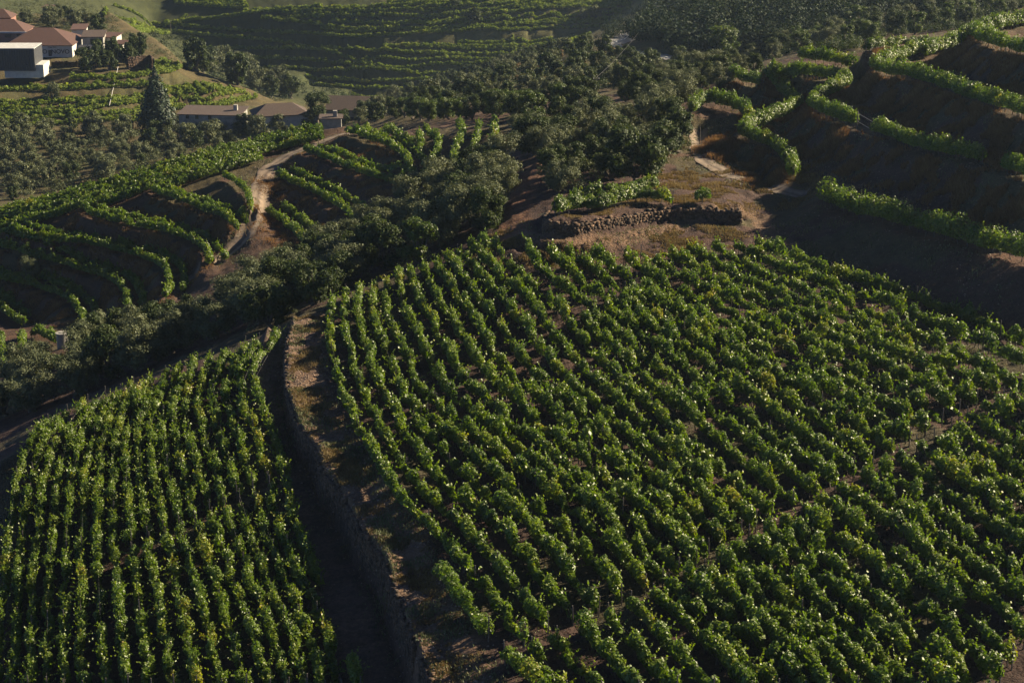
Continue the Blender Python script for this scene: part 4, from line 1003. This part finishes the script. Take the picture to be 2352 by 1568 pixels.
# ------------------------------------------------------------------ dry grass on banks
def grass(name, region_pts, n, hgt, mat, seed, label, spread):
    rs = np.random.RandomState(seed); k = rs.randint(len(region_pts), size=n); base = region_pts[k][:, :2] + rs.normal(0, spread, (n, 2))
    tuft = vnoise(base[:, 0], base[:, 1], 1.6, seed + 1) + 0.4 * vnoise(base[:, 0], base[:, 1], .5, seed + 2)
    base = base[tuft > -0.02]; tuft = tuft[tuft > -0.02]; n = len(base)
    z = hz(base[:, 0], base[:, 1]); hh = hgt * (0.4 + 1.3 * np.clip(tuft, 0, .6) + .5 * rs.rand(n))
    lean = rs.normal(0, .35, (n, 2)); wv = rs.normal(size=(n, 2)); wv /= np.linalg.norm(wv, axis=1)[:, None]; wv *= 0.03 + .03 * rs.rand(n, 1)
    B = np.stack([base[:, 0], base[:, 1], z - .03], -1); T_ = B + np.stack([lean[:, 0] * hh, lean[:, 1] * hh, hh], -1); W = np.concatenate([wv, np.zeros((n, 1))], 1)
    V = np.stack([B - W, B + W, T_], 1).reshape(-1, 3); F = np.arange(3 * n, dtype=np.int32).reshape(-1, 3)
    tint = np.repeat(np.clip(.35 + tuft * .7 + rs.normal(0, .15, n), 0, 1), 3)
    return tag(link(name, mesh_np(name, V, F, mat, {'tint': tint})), label, 'grass', kind='stuff')
bankpts = np.concatenate([dens(offset(TERR[k], -o_), .5) for k in 'BCDG' for o_ in (1.4, 2.3, 3.2, 4.2)])
grass('dry_grass', bankpts, 260000, 0.48, DRYBANK, 61, 'dry straw coloured grass on the terrace banks of the right hill', 0.5)
lp = np.concatenate([dens(offset(wt, o_), .5) for o_ in (.5, 1.2, 2)] + [dens(offset(uw, -2.3), .5), dens(offset(uw, -3.3), .5), dens(offset(uw, -4.5), .5), dens(offset(uw, -5.6), .5), dens(offset(uw, 3.0), .5), dens(offset(uw, 5.0), .5)])
grass('ledge_grass', lp, 70000, 0.20, DRYLEAF, 62, 'sparse dry grass on the ledge and around the walled plot', 0.5)
sl = hit(*np.array([(x, y) for x in range(1500, 1860, 20) for y in range(395, 475, 12)]).T)
grass('slope_grass', sl, 40000, 0.28, DRYLEAF, 63, 'dry grass on the slope below the upper dirt track', 0.9)
spb = np.concatenate([dens(offset(TERR[k], -o_), .7) for k in ('t1', 't2', 't3', 't4', 't5', 'm', 'n', 'o', 'p') for o_ in (1.5, 3.0)])
grass('bank_grass', spb, 110000, 0.36, DRYBANK, 64, 'dry grass on the terrace banks of the left spur', 0.9)

# ------------------------------------------------------------------ loose stones and weeds
def stones(name, pts, n, spread, smin, smax, seed, label):
    rs = np.random.RandomState(seed); b_ = pts[rs.randint(len(pts), size=n)][:, :2] + rs.normal(0, spread, (n, 2))
    sz_ = smin + (smax - smin) * rs.rand(n) ** 3; q = np.array([(1, 0, 0), (0, 1, 0), (-1, 0, 0), (0, -1, 0), (0, 0, .7), (0, 0, -.5)], float)
    V = q[None] * sz_[:, None, None] * (1 + rs.uniform(-.4, .4, (n, 6, 1))); an = rs.rand(n) * 6.28
    V = np.stack([V[..., 0] * np.cos(an)[:, None] - V[..., 1] * np.sin(an)[:, None], V[..., 0] * np.sin(an)[:, None] + V[..., 1] * np.cos(an)[:, None], V[..., 2]], -1)
    V += np.stack([b_[:, 0], b_[:, 1], hz(b_[:, 0], b_[:, 1])], -1)[:, None]
    f = np.array([(0, 1, 4), (1, 2, 4), (2, 3, 4), (3, 0, 4), (1, 0, 5), (2, 1, 5), (3, 2, 5), (0, 3, 5)])
    F = (f[None] + (np.arange(n) * 6)[:, None, None]).reshape(-1, 3)
    return tag(link(name, mesh_np(name, V.reshape(-1, 3), F, STONE)), label, 'stones', kind='stuff')
STONE = noisy('loose_stone', (0.08, 0.055, 0.042), (0.26, 0.20, 0.16), 2.0, .95, 0)
tkp = [dens(offset(smooth_path([P(a, b, z) for a, b, z in T_]), o_), .5) for T_, o_ in ((TRACK_R, 1.3), (TRACK_R, -1.3), (TRACK_L, 1.8), (TRACK_L, -1.8))]
bk = np.concatenate(tkp + [dens(offset(TERR[k], -o_), .5) for k in 'ABCG' for o_ in (1.5, 3.5, 5.5)] + [dens(offset(wt, o_), .4) for o_ in (.2, .8, 1.6, 2.6)] * 2 + [dens(offset(uw, -2.0), .4), dens(offset(TERR['A'], -7), .5)])
stones('loose_stones', bk, 16000, .7, .02, .11, 71, 'loose schist stones on the banks and the ledge')
fr_ = np.concatenate([q for _, _, q in rowsR + rowsL])
fp = np.concatenate([fr_, fr_[:1] * 0 + fr_[0]]); fp = np.concatenate([fp, np.zeros((len(fp), 1))], 1)
stones('field_stones', fp, 22000, .6, .015, .06, 72, 'small stones on the soil between the vine rows')
grass('weeds', fp, 60000, 0.16, OLIVE, 73, 'low green weeds between the vine rows', .6)
grass('bank_weeds', bk, 50000, 0.22, OLIVE, 74, 'low green weeds on the banks and the ledge', .7)
# ------------------------------------------------------------------ walls
SM, n, l, b = newmat('dry_stone')
tc = n.new('ShaderNodeTexCoord'); vo = n.new('ShaderNodeTexVoronoi'); vo.inputs['Scale'].default_value = 4.0; mp = n.new('ShaderNodeMapping'); mp.inputs['Scale'].default_value = (1, 1, 1.9)
l.new(tc.outputs['Object'], mp.inputs[0]); l.new(mp.outputs[0], vo.inputs[0])
r = ramp(n, [(0.0, (0.045, 0.028, 0.018)), (0.5, (0.085, 0.054, 0.035)), (1.0, (0.125, 0.082, 0.053))]); l.new(vo.outputs['Color'], r.inputs[0])
ve = n.new('ShaderNodeTexVoronoi'); ve.feature = 'DISTANCE_TO_EDGE'; ve.inputs['Scale'].default_value = 4.0; l.new(mp.outputs[0], ve.inputs[0])
re_ = ramp(n, [(0.0, (0.25, 0.25, 0.25)), (0.08, (1, 1, 1))]); l.new(ve.outputs['Distance'], re_.inputs[0])
mx = n.new('ShaderNodeMix'); mx.data_type = 'RGBA'; mx.blend_type = 'MULTIPLY'; mx.inputs[0].default_value = 1; l.new(r.outputs[0], mx.inputs[6]); l.new(re_.outputs[0], mx.inputs[7])
ta = n.new('ShaderNodeAttribute'); ta.attribute_name = 'tint'; tr_ = ramp(n, [(0, (.5, .5, .5)), (1, (1.5, 1.4, 1.3))]); l.new(ta.outputs['Fac'], tr_.inputs[0])
my = n.new('ShaderNodeMix'); my.data_type = 'RGBA'; my.blend_type = 'MULTIPLY'; my.inputs[0].default_value = 1; l.new(mx.outputs[2], my.inputs[6]); l.new(tr_.outputs[0], my.inputs[7])
l.new(my.outputs[2], b.inputs['Base Color']); b.inputs['Roughness'].default_value = .95
bp = n.new('ShaderNodeBump'); bp.inputs['Distance'].default_value = .08; l.new(re_.outputs[0], bp.inputs['Height']); l.new(bp.outputs[0], b.inputs['Normal'])
def wall(name, path, zt, zb, thick, label, side=-1, lift=-0.04):
    """courses of separate rough stones in front of a solid core"""
    p = np.asarray(path)[:, :2]
    L = np.concatenate([[0], np.cumsum(np.linalg.norm(np.diff(p, axis=0), axis=1))]); rs = np.random.RandomState(int(abs(p[0, 0]) * 100) % 9999)
    def at(s_): return np.array([np.interp(s_, L, p[:, 0]), np.interp(s_, L, p[:, 1])]), np.interp(s_, L, zt), np.interp(s_, L, zb)
    nn = max(3, int(L[-1] / .5)); s_ = np.linspace(0, L[-1], nn)
    X = np.interp(s_, L, p[:, 0]); Y = np.interp(s_, L, p[:, 1]); ZT = np.interp(s_, L, zt) - .18; ZB = np.interp(s_, L, zb) - .5
    dx = np.gradient(X); dy = np.gradient(Y); dl = np.hypot(dx, dy); dx /= dl; dy /= dl
    rows = [np.stack([X - dy * o, Y + dx * o, z], -1) for o, z in ((side * .12, ZB), (side * .05, ZT), (-side * thick, ZT), (-side * thick, ZB))]
    V = [np.concatenate(rows)]; A = np.arange(nn - 1); F = [np.concatenate([np.stack([A + k * nn, A + 1 + k * nn, A + 1 + ((k + 1) % 4) * nn, A + ((k + 1) % 4) * nn], -1) for k in range(4)])]
    base = 4 * nn; q8 = np.array([(x, y, z) for z in (-1, 1) for x, y in ((-1, -1), (1, -1), (1, 1), (-1, 1))], float)
    f8 = np.array([(3, 2, 1, 0), (4, 5, 6, 7), (0, 1, 5, 4), (1, 2, 6, 5), (2, 3, 7, 6), (3, 0, 4, 7)])
    tot_h = float(np.max(np.asarray(zt) - np.asarray(zb))) + .5; nc = max(3, int(tot_h / .2)); T = [np.full(len(V[0]), .2)]
    for c in range(nc + 1):
        t = rs.rand() * .3
        while t < L[-1]:
            w = rs.uniform(.18, .5); hgt = rs.uniform(.09, .15); cc, a1, b1 = at(t + w / 2); c2, _, _ = at(min(t + w, L[-1])); c1, _, _ = at(t)
            d = (c2 - c1) / (np.linalg.norm(c2 - c1) + 1e-6); n_ = np.array([-d[1], d[0]])
            z = b1 - .4 + (a1 + lift - b1 + .4) * (c / nc) + rs.normal(0, .02)
            if c == nc and rs.rand() < .6: t += w; continue
            q = q8 * [w / 2 * .96, rs.uniform(.12, .2), hgt] + rs.normal(0, .022, (8, 3))
            o = side * (.04 + .10 * (1 - c / nc) + rs.normal(0, .018)) + (-side * rs.uniform(.0, .25) if c == nc else 0)
            V.append(np.stack([cc[0] + q[:, 0] * d[0] + (q[:, 1] + o) * n_[0], cc[1] + q[:, 0] * d[1] + (q[:, 1] + o) * n_[1], z + q[:, 2]], -1)); F.append(f8 + base); base += 8
            T.append(np.full(8, rs.rand())); t += w
    return tag(link(name, mesh_np(name, np.concatenate(V), np.concatenate(F), SM, {'tint': np.concatenate(T)})), label, 'stone wall')
px, py = proj(wt)
cutw = int(np.argmin(np.abs(py - 1468)))
wall('retaining_wall', wt[:cutw + 1], wt[:cutw + 1, 2] - .12, wzb[:cutw + 1], .2, 'long curving dry stone wall between the sunken track and the earth ledge')
sh = offset(wt, 0.0)
wall('retaining_wall', wt[cutw + 3:], wt[cutw + 3:, 2], wzb[cutw + 3:], .45, 'short stone wall piece at the bottom edge right of the steps')
wall('retaining_wall', uw, uw[:, 2] - .12, uwb[:, 2], .45, 'dry stone wall holding up the small vine plot in the centre', side=-1)
st = MB(); a0, a1 = wt[cutw + 1], wt[cutw + 2]; dd = (a1 - a0)[:2] / np.linalg.norm((a1 - a0)[:2]); nx = np.array([-dd[1], dd[0]]); az = math.atan2(dd[1], dd[0])
for k in range(9):
    c = (a0 + a1) / 2; z = -51.9 + k * .33; q = c[:2] + nx * (-.35 + k * .24)
    st.box((q[0], q[1], z - .5), (1.3, .35, 1.0), az)
tag(st.build('stone_steps', SM), 'narrow stone steps cut into the wall at the bottom edge', 'steps')
# steps in the upper wall
c = P(1618, 488, -42.8); st = MB()
for k in range(7): st.box((c[0], c[1] - .9 + .22 * k, -43.5 + .24 * k - .3), (1.2, .24, .6))
tag(st.build('stone_steps', SM), 'small flight of stone steps at the right end of the plot wall', 'steps')

# ------------------------------------------------------------------ buildings
WHITE = noisy('whitewash', (0.34, 0.33, 0.32), (0.48, 0.47, 0.45), 1.2, .9, .1)
OLDW = noisy('stained_plaster', (0.12, 0.115, 0.105), (0.34, 0.325, 0.30), .7, .95, .2)
TILE = noisy('roof_tile', (0.038, 0.017, 0.013), (0.085, 0.036, 0.026), 3.0, .85, .5, stretch=(3, .6, 1), dist=.08)
TILED = noisy('old_roof_tile', (0.03, 0.02, 0.017), (0.075, 0.048, 0.038), 3.0, .9, .5, stretch=(3, .6, 1), dist=.08)
BLACK = noisy('dark_cladding', (0.018, 0.019, 0.022), (0.04, 0.042, 0.048), 5, .6, .3, stretch=(6, 6, .4))
BRICK = noisy('brickwork', (0.16, 0.08, 0.06), (0.24, 0.12, 0.09), 4, .9, .2)
GLASS = newmat('dark_window')[0]; GLASS.node_tree.nodes['Principled BSDF'].inputs['Base Color'].default_value = (.02, .022, .025, 1); GLASS.node_tree.nodes['Principled BSDF'].inputs['Roughness'].default_value = .15
PAINT = newmat('navy_paint')[0]; PAINT.node_tree.nodes['Principled BSDF'].inputs['Base Color'].default_value = (.015, .02, .035, 1)
def local(root, pts): return pts
def house(name, label, cat, loc, rz, W, D, Hh, roof='gable', rh=1.6, wallm=None, roofm=None, wins=(), door=None, over=.35, chimney=None):
    """W along local x, D along local y (away from camera)"""
    root = empty(name, loc, label, cat); root.rotation_euler = (0, 0, rz)
    m = MB(); m.box((0, D / 2, Hh / 2 - .6), (W, D, Hh + 1.2)); m.build('wall', wallm or WHITE, root)
    r = MB(); x0, x1, y0, y1 = -W / 2 - over, W / 2 + over, -over, D + over; e = Hh - .02
    if roof == 'gable':
        ym = D / 2
        pts = [(x0, y0, e), (x1, y0, e), (x1, ym, e + rh), (x0, ym, e + rh), (x0, y1, e), (x1, y1, e)]
        up = [(a, b, c + .16) for a, b, c in pts]
        r.poly(pts + up, [(6, 7, 8, 9), (9, 8, 11, 10), (1, 0, 3, 2), (2, 3, 4, 5), (0, 1, 7, 6), (5, 4, 10, 11), (0, 6, 9, 3), (3, 9, 10, 4), (1, 2, 8, 7), (2, 5, 11, 8)])
        g = MB(); g.poly([(-W / 2, 0, Hh), (-W / 2, D, Hh), (-W / 2, ym, Hh + rh * .96), (W / 2, 0, Hh), (W / 2, D, Hh), (W / 2, ym, Hh + rh * .96)], [(0, 2, 1), (3, 4, 5), (0, 3, 5, 2), (1, 2, 5, 4)])
        g.build('gable', wallm or WHITE, root)
    elif roof == 'hip':
        ym = D / 2; k = min(W, D) / 2 * .9
        pts = [(x0, y0, e), (x1, y0, e), (x1, y1, e), (x0, y1, e), (x0 + k, ym, e + rh), (x1 - k, ym, e + rh)]
        lo = [(a, b, c - .14) for a, b, c in pts[:4]]
        r.poly(pts + lo, [(0, 1, 5, 4), (1, 2, 5), (2, 3, 4, 5), (3, 0, 4), (6, 7, 1, 0), (7, 8, 2, 1), (8, 9, 3, 2), (9, 6, 0, 3), (9, 8, 7, 6)])
    elif roof == 'shed':
        pts = [(x0, y0, e), (x1, y0, e), (x1, y1, e + rh), (x0, y1, e + rh)]; up = [(a, b, c + .16) for a, b, c in pts]
        r.poly(pts + up, [(3, 2, 1, 0), (4, 5, 6, 7), (0, 1, 5, 4), (1, 2, 6, 5), (2, 3, 7, 6), (3, 0, 4, 7)])
        if rh > .3:
            g = MB(); g.poly([(-W / 2, 0, Hh), (-W / 2, D, Hh), (-W / 2, D, Hh + rh * .93), (W / 2, 0, Hh), (W / 2, D, Hh), (W / 2, D, Hh + rh * .93)], [(0, 2, 1), (3, 4, 5), (1, 2, 5, 4)]); g.build('gable', wallm or WHITE, root)
    ro = r.build('roof', roofm or TILE, root)
    if chimney:
        c = MB(); c.box((chimney[0], chimney[1], Hh + rh * .5 + .5), (.8, .8, 1.6)); c.build('chimney', wallm or WHITE, ro)
    for wx, wz, ww, wh in wins:
        f = MB(); f.box((wx, -.02, wz), (ww + .2, .08, wh + .2)); fo = f.build('window', wallm or WHITE, root)
        g = MB(); g.box((wx, -.07, wz), (ww, .05, wh)); g.build('pane', GLASS, fo)
    if door:
        dx_, dw, dh = door
        g = MB(); g.box((dx_, -.04, dh / 2), (dw, .1, dh)); g.build('door', PAINT, root)
    return root
def gp(px, py, ymin=0, z=None): 
    p = hit(px, py, 0, ymin)[0]
    if z is not None: p = P(px, py, z)
    return p
# warehouse with the painted name
wl = P(135, 129, -79.4); W_ = 20.0
wh = house('winery_warehouse', 'long white winery warehouse with brown tiled roof and dark painted lettering', 'building', (wl[0] - 4.8, wl[1], -79.4), 0.0, 16.5, 14, 2.7, 'hip', 3.3, WHITE, TILE, door=(2.7, .8, 1.5), over=.3)
def text(s, size, x, z, parent, depth=.03):
    cu = bpy.data.curves.new('lettering', 'FONT'); cu.body = s; cu.size = size; cu.extrude = depth; cu.align_x = 'CENTER'
    cu.offset = size * .012
    ob = bpy.data.objects.new('tmp', cu); COL.objects.link(ob)
    me = bpy.data.meshes.new_from_object(ob.evaluated_get(bpy.context.evaluated_depsgraph_get())); bpy.data.objects.remove(ob)
    me.materials.clear(); me.materials.append(PAINT)
    o = link('lettering', me, parent); o.rotation_euler = (R(90), 0, 0); o.location = (x, -.04, z); return o
bpy.context.view_layer.update()
text('RO', 1.5, .95, .6, wh); text('NOVO', 1.5, 5.3, .6, wh); text('Q.ta  DO', .5, 3.3, 2.0, wh)
# dark clad hall in front
p = P(48, 176, -80.4)
root = empty('clad_hall', (p[0], p[1] - 1, -80.6), 'black slatted modern hall on a white base at the left edge', 'building')
m = MB(); m.box((-3.1, 4, 4.3), (13.8, 8, 5.2)); m.build('upper_storey', BLACK, root)
m = MB(); m.box((.6, 4.2, .8), (8.5, 7.4, 1.7)); m.build('base', WHITE, root)
m = MB(); m.box((4.7, 3.8, 1.6), (1.8, 6.5, 2.9)); m.build('side_block', WHITE, root)
m = MB(); m.box((-3.1, 4, 6.98), (13.9, 8.1, .16)); m.build('roof', noisy('pale_roof', (.30, .30, .30), (.45, .45, .44), 1, .8, 0), root)
for k in range(24):
    m = MB() if k == 0 else m; m.box((-9.8 + k * .58, -.06, 4.3), (.10, .12, 5.2))
m.build('cladding_slats', BLACK, root)
# red roofed house at the left edge
p = P(12, 112, -79.4)
h2 = house('winery_house', 'brick winery building with red roof and white eaves at the left edge', 'building', (p[0] - 2.0, p[1] + 3, -79.4), 0, 13, 9, 3.8, 'hip', 2.6, BRICK, TILE, wins=((-1.5, 2.8, 1.6, .8), (2.2, 2.8, 1.6, .8), (5, 2.8, 1.2, .8)))
m = MB(); m.box((0, -.42, 3.7), (13.8, .12, .42)); m.build('eaves_board', WHITE, h2)
house('roof_pavilion', 'small red roofed pavilion rising behind the brick winery building', 'building', (p[0] - 4.5, p[1] + 11, -76.8), 0, 7, 6, 3.6, 'hip', 1.9, BRICK, TILE)
# small houses right of the winery
p = P(197, 120, -79.2)
house('shed', 'grey shed with a dark door front and tiled roof beside the winery', 'shed', (p[0] + 1.5, p[1] + 2, -79.2), 0.05, 5.2, 5, 3.4, 'shed', .9, OLDW, TILED, wins=((.9, 2.4, 3.0, 1.2),))
p = P(172, 108, -79.2)
house('white_outbuilding', 'whitewashed outbuilding directly right of the warehouse', 'building', (p[0] - .2, p[1] + 6, -79.2), .1, 3.4, 6, 3.4, 'shed', .5, WHITE, TILE)
p = P(205, 118, -79.2)
m = MB(); m.box((0, 0, .7), (5.8, .3, 1.8)); o = m.build('garden_wall', WHITE); o.location = (p[0], p[1], -79.2); tag(o, 'low white garden wall in front of the grey shed', 'wall')
p = P(256, 116, -79.4)
house('white_cottage', 'white cottage with lean-to roof right of the grey shed', 'house', (p[0] - 1.2, p[1] + 2, -79.4), -.3, 3.6, 4, 2.9, 'shed', .6, WHITE, TILE, wins=((0, 1.6, .5, .7),))
p = P(272, 120, -79.5)
house('small_outhouse', 'tiny white outhouse with orange roof, rightmost of the winery buildings', 'shed', (p[0], p[1] + .5, -79.5), -.3, 2.4, 2.6, 1.9, 'shed', .5, WHITE, TILE)
p = hit(108, 33, 0, 430)[0]
house('stone_hut', 'small stone hut with red roof on the knoll behind the winery', 'hut', p, -.2, 2.6, 2.6, 1.9, 'shed', .4, OLDW, TILE, door=(.3, .7, 1.4))
# curved stone wall and courtyard wall
cwp = smooth_path([P(a, b, -80.0) for a, b in ((292, 152), (310, 150), (330, 147), (345, 146), (350, 152))])
wall('curved_wall', cwp, np.full(len(cwp), -78.0), np.full(len(cwp), -80.4), .5, 'curved grey stone wall at the garden end of the winery')
cwp = smooth_path([P(a, b, -80.2) for a, b in ((118, 150), (150, 150), (178, 150))])
wall('courtyard_wall', cwp, np.full(3 if len(cwp) < 3 else len(cwp), -79.3), np.full(len(cwp), -80.8), .5, 'dark stone wall below the winery forecourt')
# ruined houses in the valley
p = P(470, 296, -81.8)
house('old_farmhouse', 'weathered farmhouse with flat tin roof and upper windows below the terraces', 'house', (p[0] + 1.0, p[1], -82.6), -.12, 13.0, 7, 3.7, 'shed', .5, OLDW, TILED, wins=((-4.6, 3.3, .7, .9), (-2.6, 3.3, .7, .9), (.2, 3.3, .7, .9)), door=(-3.4, .9, 1.9), chimney=(4.8, 4))
p = P(640, 290, -79.6)
house('tiled_farmhouse', 'farmhouse with brown hipped roof and white wall, left of the leafy tree', 'house', (p[0] + .5, p[1] + 2, -80.9), .25, 11, 7, 3.2, 'hip', 1.9, WHITE, TILED, door=(-1, .9, 1.9))
p = P(805, 278, -77.5)
house('barn', 'long stone barn with brown tiled roof behind the crest of the spur', 'barn', (p[0] + .8, p[1] + 5, -79.6), -.12, 12.5, 8, 3.2, 'gable', 2.2, OLDW, TILED, wins=((2, 1.8, .6, .8),), door=(-.8, .9, 1.9))
p = P(757, 292, -75)
house('pump_hut', 'small hut with flat tiled roof and a chimney just behind the spur crest', 'hut', (p[0], p[1] + 3, -76.0), .05, 4.0, 3, 2.0, 'shed', .2, OLDW, TILED, chimney=(.8, 1.2))
tree(P(745, 296, -77.5) + np.array([-2, 9, 0]), 'oak', 6.0, 7, 'oak_tree', 'broad dark tree between the two tiled farm roofs', 'oak tree')
# concrete tank
p = hit(145, 800)[0]; print('TANK', p, proj(p)); m = MB()
root = empty('water_tank', p, 'round grey concrete water tank standing among the olives', 'water tank')
m.tube([(0, 0, -.3), (0, 0, 1.75)], .65, 28); m.build('tank_body', noisy('concrete', (.11, .105, .095), (.21, .20, .18), 2.5, .9, .2), root)
m = MB(); m.tube([(0, 0, 1.75), (0, 0, 1.87)], .74, 28); m.tube([(0, 0, 1.87), (0, 0, 1.93)], .3, 16); m.build('lid', noisy('concrete_lid', (.13, .12, .11), (.24, .23, .21), 3, .9, .2), root)
# ------------------------------------------------------------------ poles, wires, rail
def pole(px, py, h, name, label, ymin=0, r=.09, arm=True, lean=(0, 0)):
    p = hit(px, py, 0, ymin)[0]; root = empty(name, p, label, 'pole')
    m = MB(); m.tube([(0, 0, -.5), (lean[0], lean[1], h)], [r, r * .7], 7); m.build('shaft', POST, root)
    if arm:
        m = MB(); m.box((lean[0], lean[1], h - .25), (1.0, .1, .1)); ao = m.build('crossarm', POST, root)
        m = MB()
        for x in (-.4, .4): m.tube([(lean[0] + x, lean[1], h - .2), (lean[0] + x, lean[1], h)], .05, 6)
        m.build('insulator', WHITE, ao)
    return np.array(p) + [lean[0], lean[1], h]
t1 = pole(1369, 226, 3.2, 'utility_pole', 'thin pale utility pole in the shaded gully', 230)
t2 = pole(1507, 45, 3.4, 'utility_pole', 'utility pole on the wooded hill above the road bend', 300)
t3 = pole(1607, 334, 1.9, 'gate_post', 'dark post beside the top of the upper dirt track', 0, .06, False)
pole(393, 85, 5.5, 'utility_pole', 'leaning wooden pole on the shaded far left slope', 430, .12)
def cable(a, b, sag, name, label, r=.018):
    m = MB(); pts = [(a[0] + (b[0] - a[0]) * t, a[1] + (b[1] - a[1]) * t, a[2] + (b[2] - a[2]) * t - sag * 4 * t * (1 - t)) for t in np.linspace(0, 1, 16)]
    m.tube(pts, r, 4); return tag(m.build(name, WIRE), label, 'cable')
cable(t1, t2, 1.2, 'power_cable', 'overhead cable between the gully pole and the hill pole')
cable(t2, P(1590, -8, zray(-8, 395)), .6, 'power_cable', 'bright overhead cable leaving the top edge of the picture', .05)
pipe = hit([272, 268, 262, 256, 252], [166, 190, 215, 240, 256], 0, 400); m = MB(); pa, pb = pipe[0] + [0, 0, 1.2], pipe[-1] + [0, 0, 1.3]; m.tube([tuple(pa + (pb - pa) * t) for t in np.linspace(0, 1, 9)], .07, 5); tag(m.build('water_pipe', WHITE), 'pale water pipe running down the winery hill terraces', 'pipe')
# guard rail
gr = offset(rd, -3.0); px, py = proj(gr)
if np.abs(py[10] - 100) > 60: gr = offset(rd, 3.0)
L = dens(gr[14:], 2.0); root = empty('guard_rail', L[0], 'pale metal guard rail along the shaded side of the road', 'guard rail')
m = MB(); m.tube([(q[0] - L[0][0], q[1] - L[0][1], float(hz(q[0], q[1])) + .65 - L[0][2]) for q in L], .13, 4); m.build('rail', noisy('galvanised', (.35, .36, .37), (.5, .5, .5), 3, .5, 0), root)
for q in L[::2]:
    m = MB(); m.box((q[0] - L[0][0], q[1] - L[0][1], float(hz(q[0], q[1])) + .3 - L[0][2]), (.1, .1, .8)); m.build('rail_post', POST, root)
# wire gate on terrace B
ga, gb = TERR['B'][cut], TERR['B'][cut2]; root = empty('wire_gate', ga, 'simple wire fence between two posts closing the gap in the terrace hedge', 'fence'); w = MB()
for q in (ga, gb):
    m = MB(); m.tube([(q[0] - ga[0], q[1] - ga[1], -.3), (q[0] - ga[0], q[1] - ga[1], 1.7)], .06, 6); m.build('post', POST, root)
for zz in (.7, 1.5): w.tube([(0, 0, zz), (gb[0] - ga[0], gb[1] - ga[1], zz - .1)], .025, 4)
w.build('trellis_wire', WIRE, root)

# ------------------------------------------------------------------ haze
m = bpy.data.materials.new('haze'); m.use_nodes = True; n = m.node_tree.nodes; n.clear(); l = m.node_tree.links
v = n.new('ShaderNodeVolumePrincipled'); v.inputs['Color'].default_value = (0.62, 0.80, 1.0, 1); v.inputs['Density'].default_value = 0.00010; v.inputs['Anisotropy'].default_value = 0.65
out = n.new('ShaderNodeOutputMaterial'); l.new(v.outputs[0], out.inputs['Volume'])
zmin = float(H.min()) - 1.0; zmax = max(8.0, float(H.max()) + 12)
hb = MB(); hb.box((0, 1500, (zmin + zmax) / 2), (8000, 3400, zmax - zmin)); ho = hb.build('haze', m); tag(ho, kind='stuff')
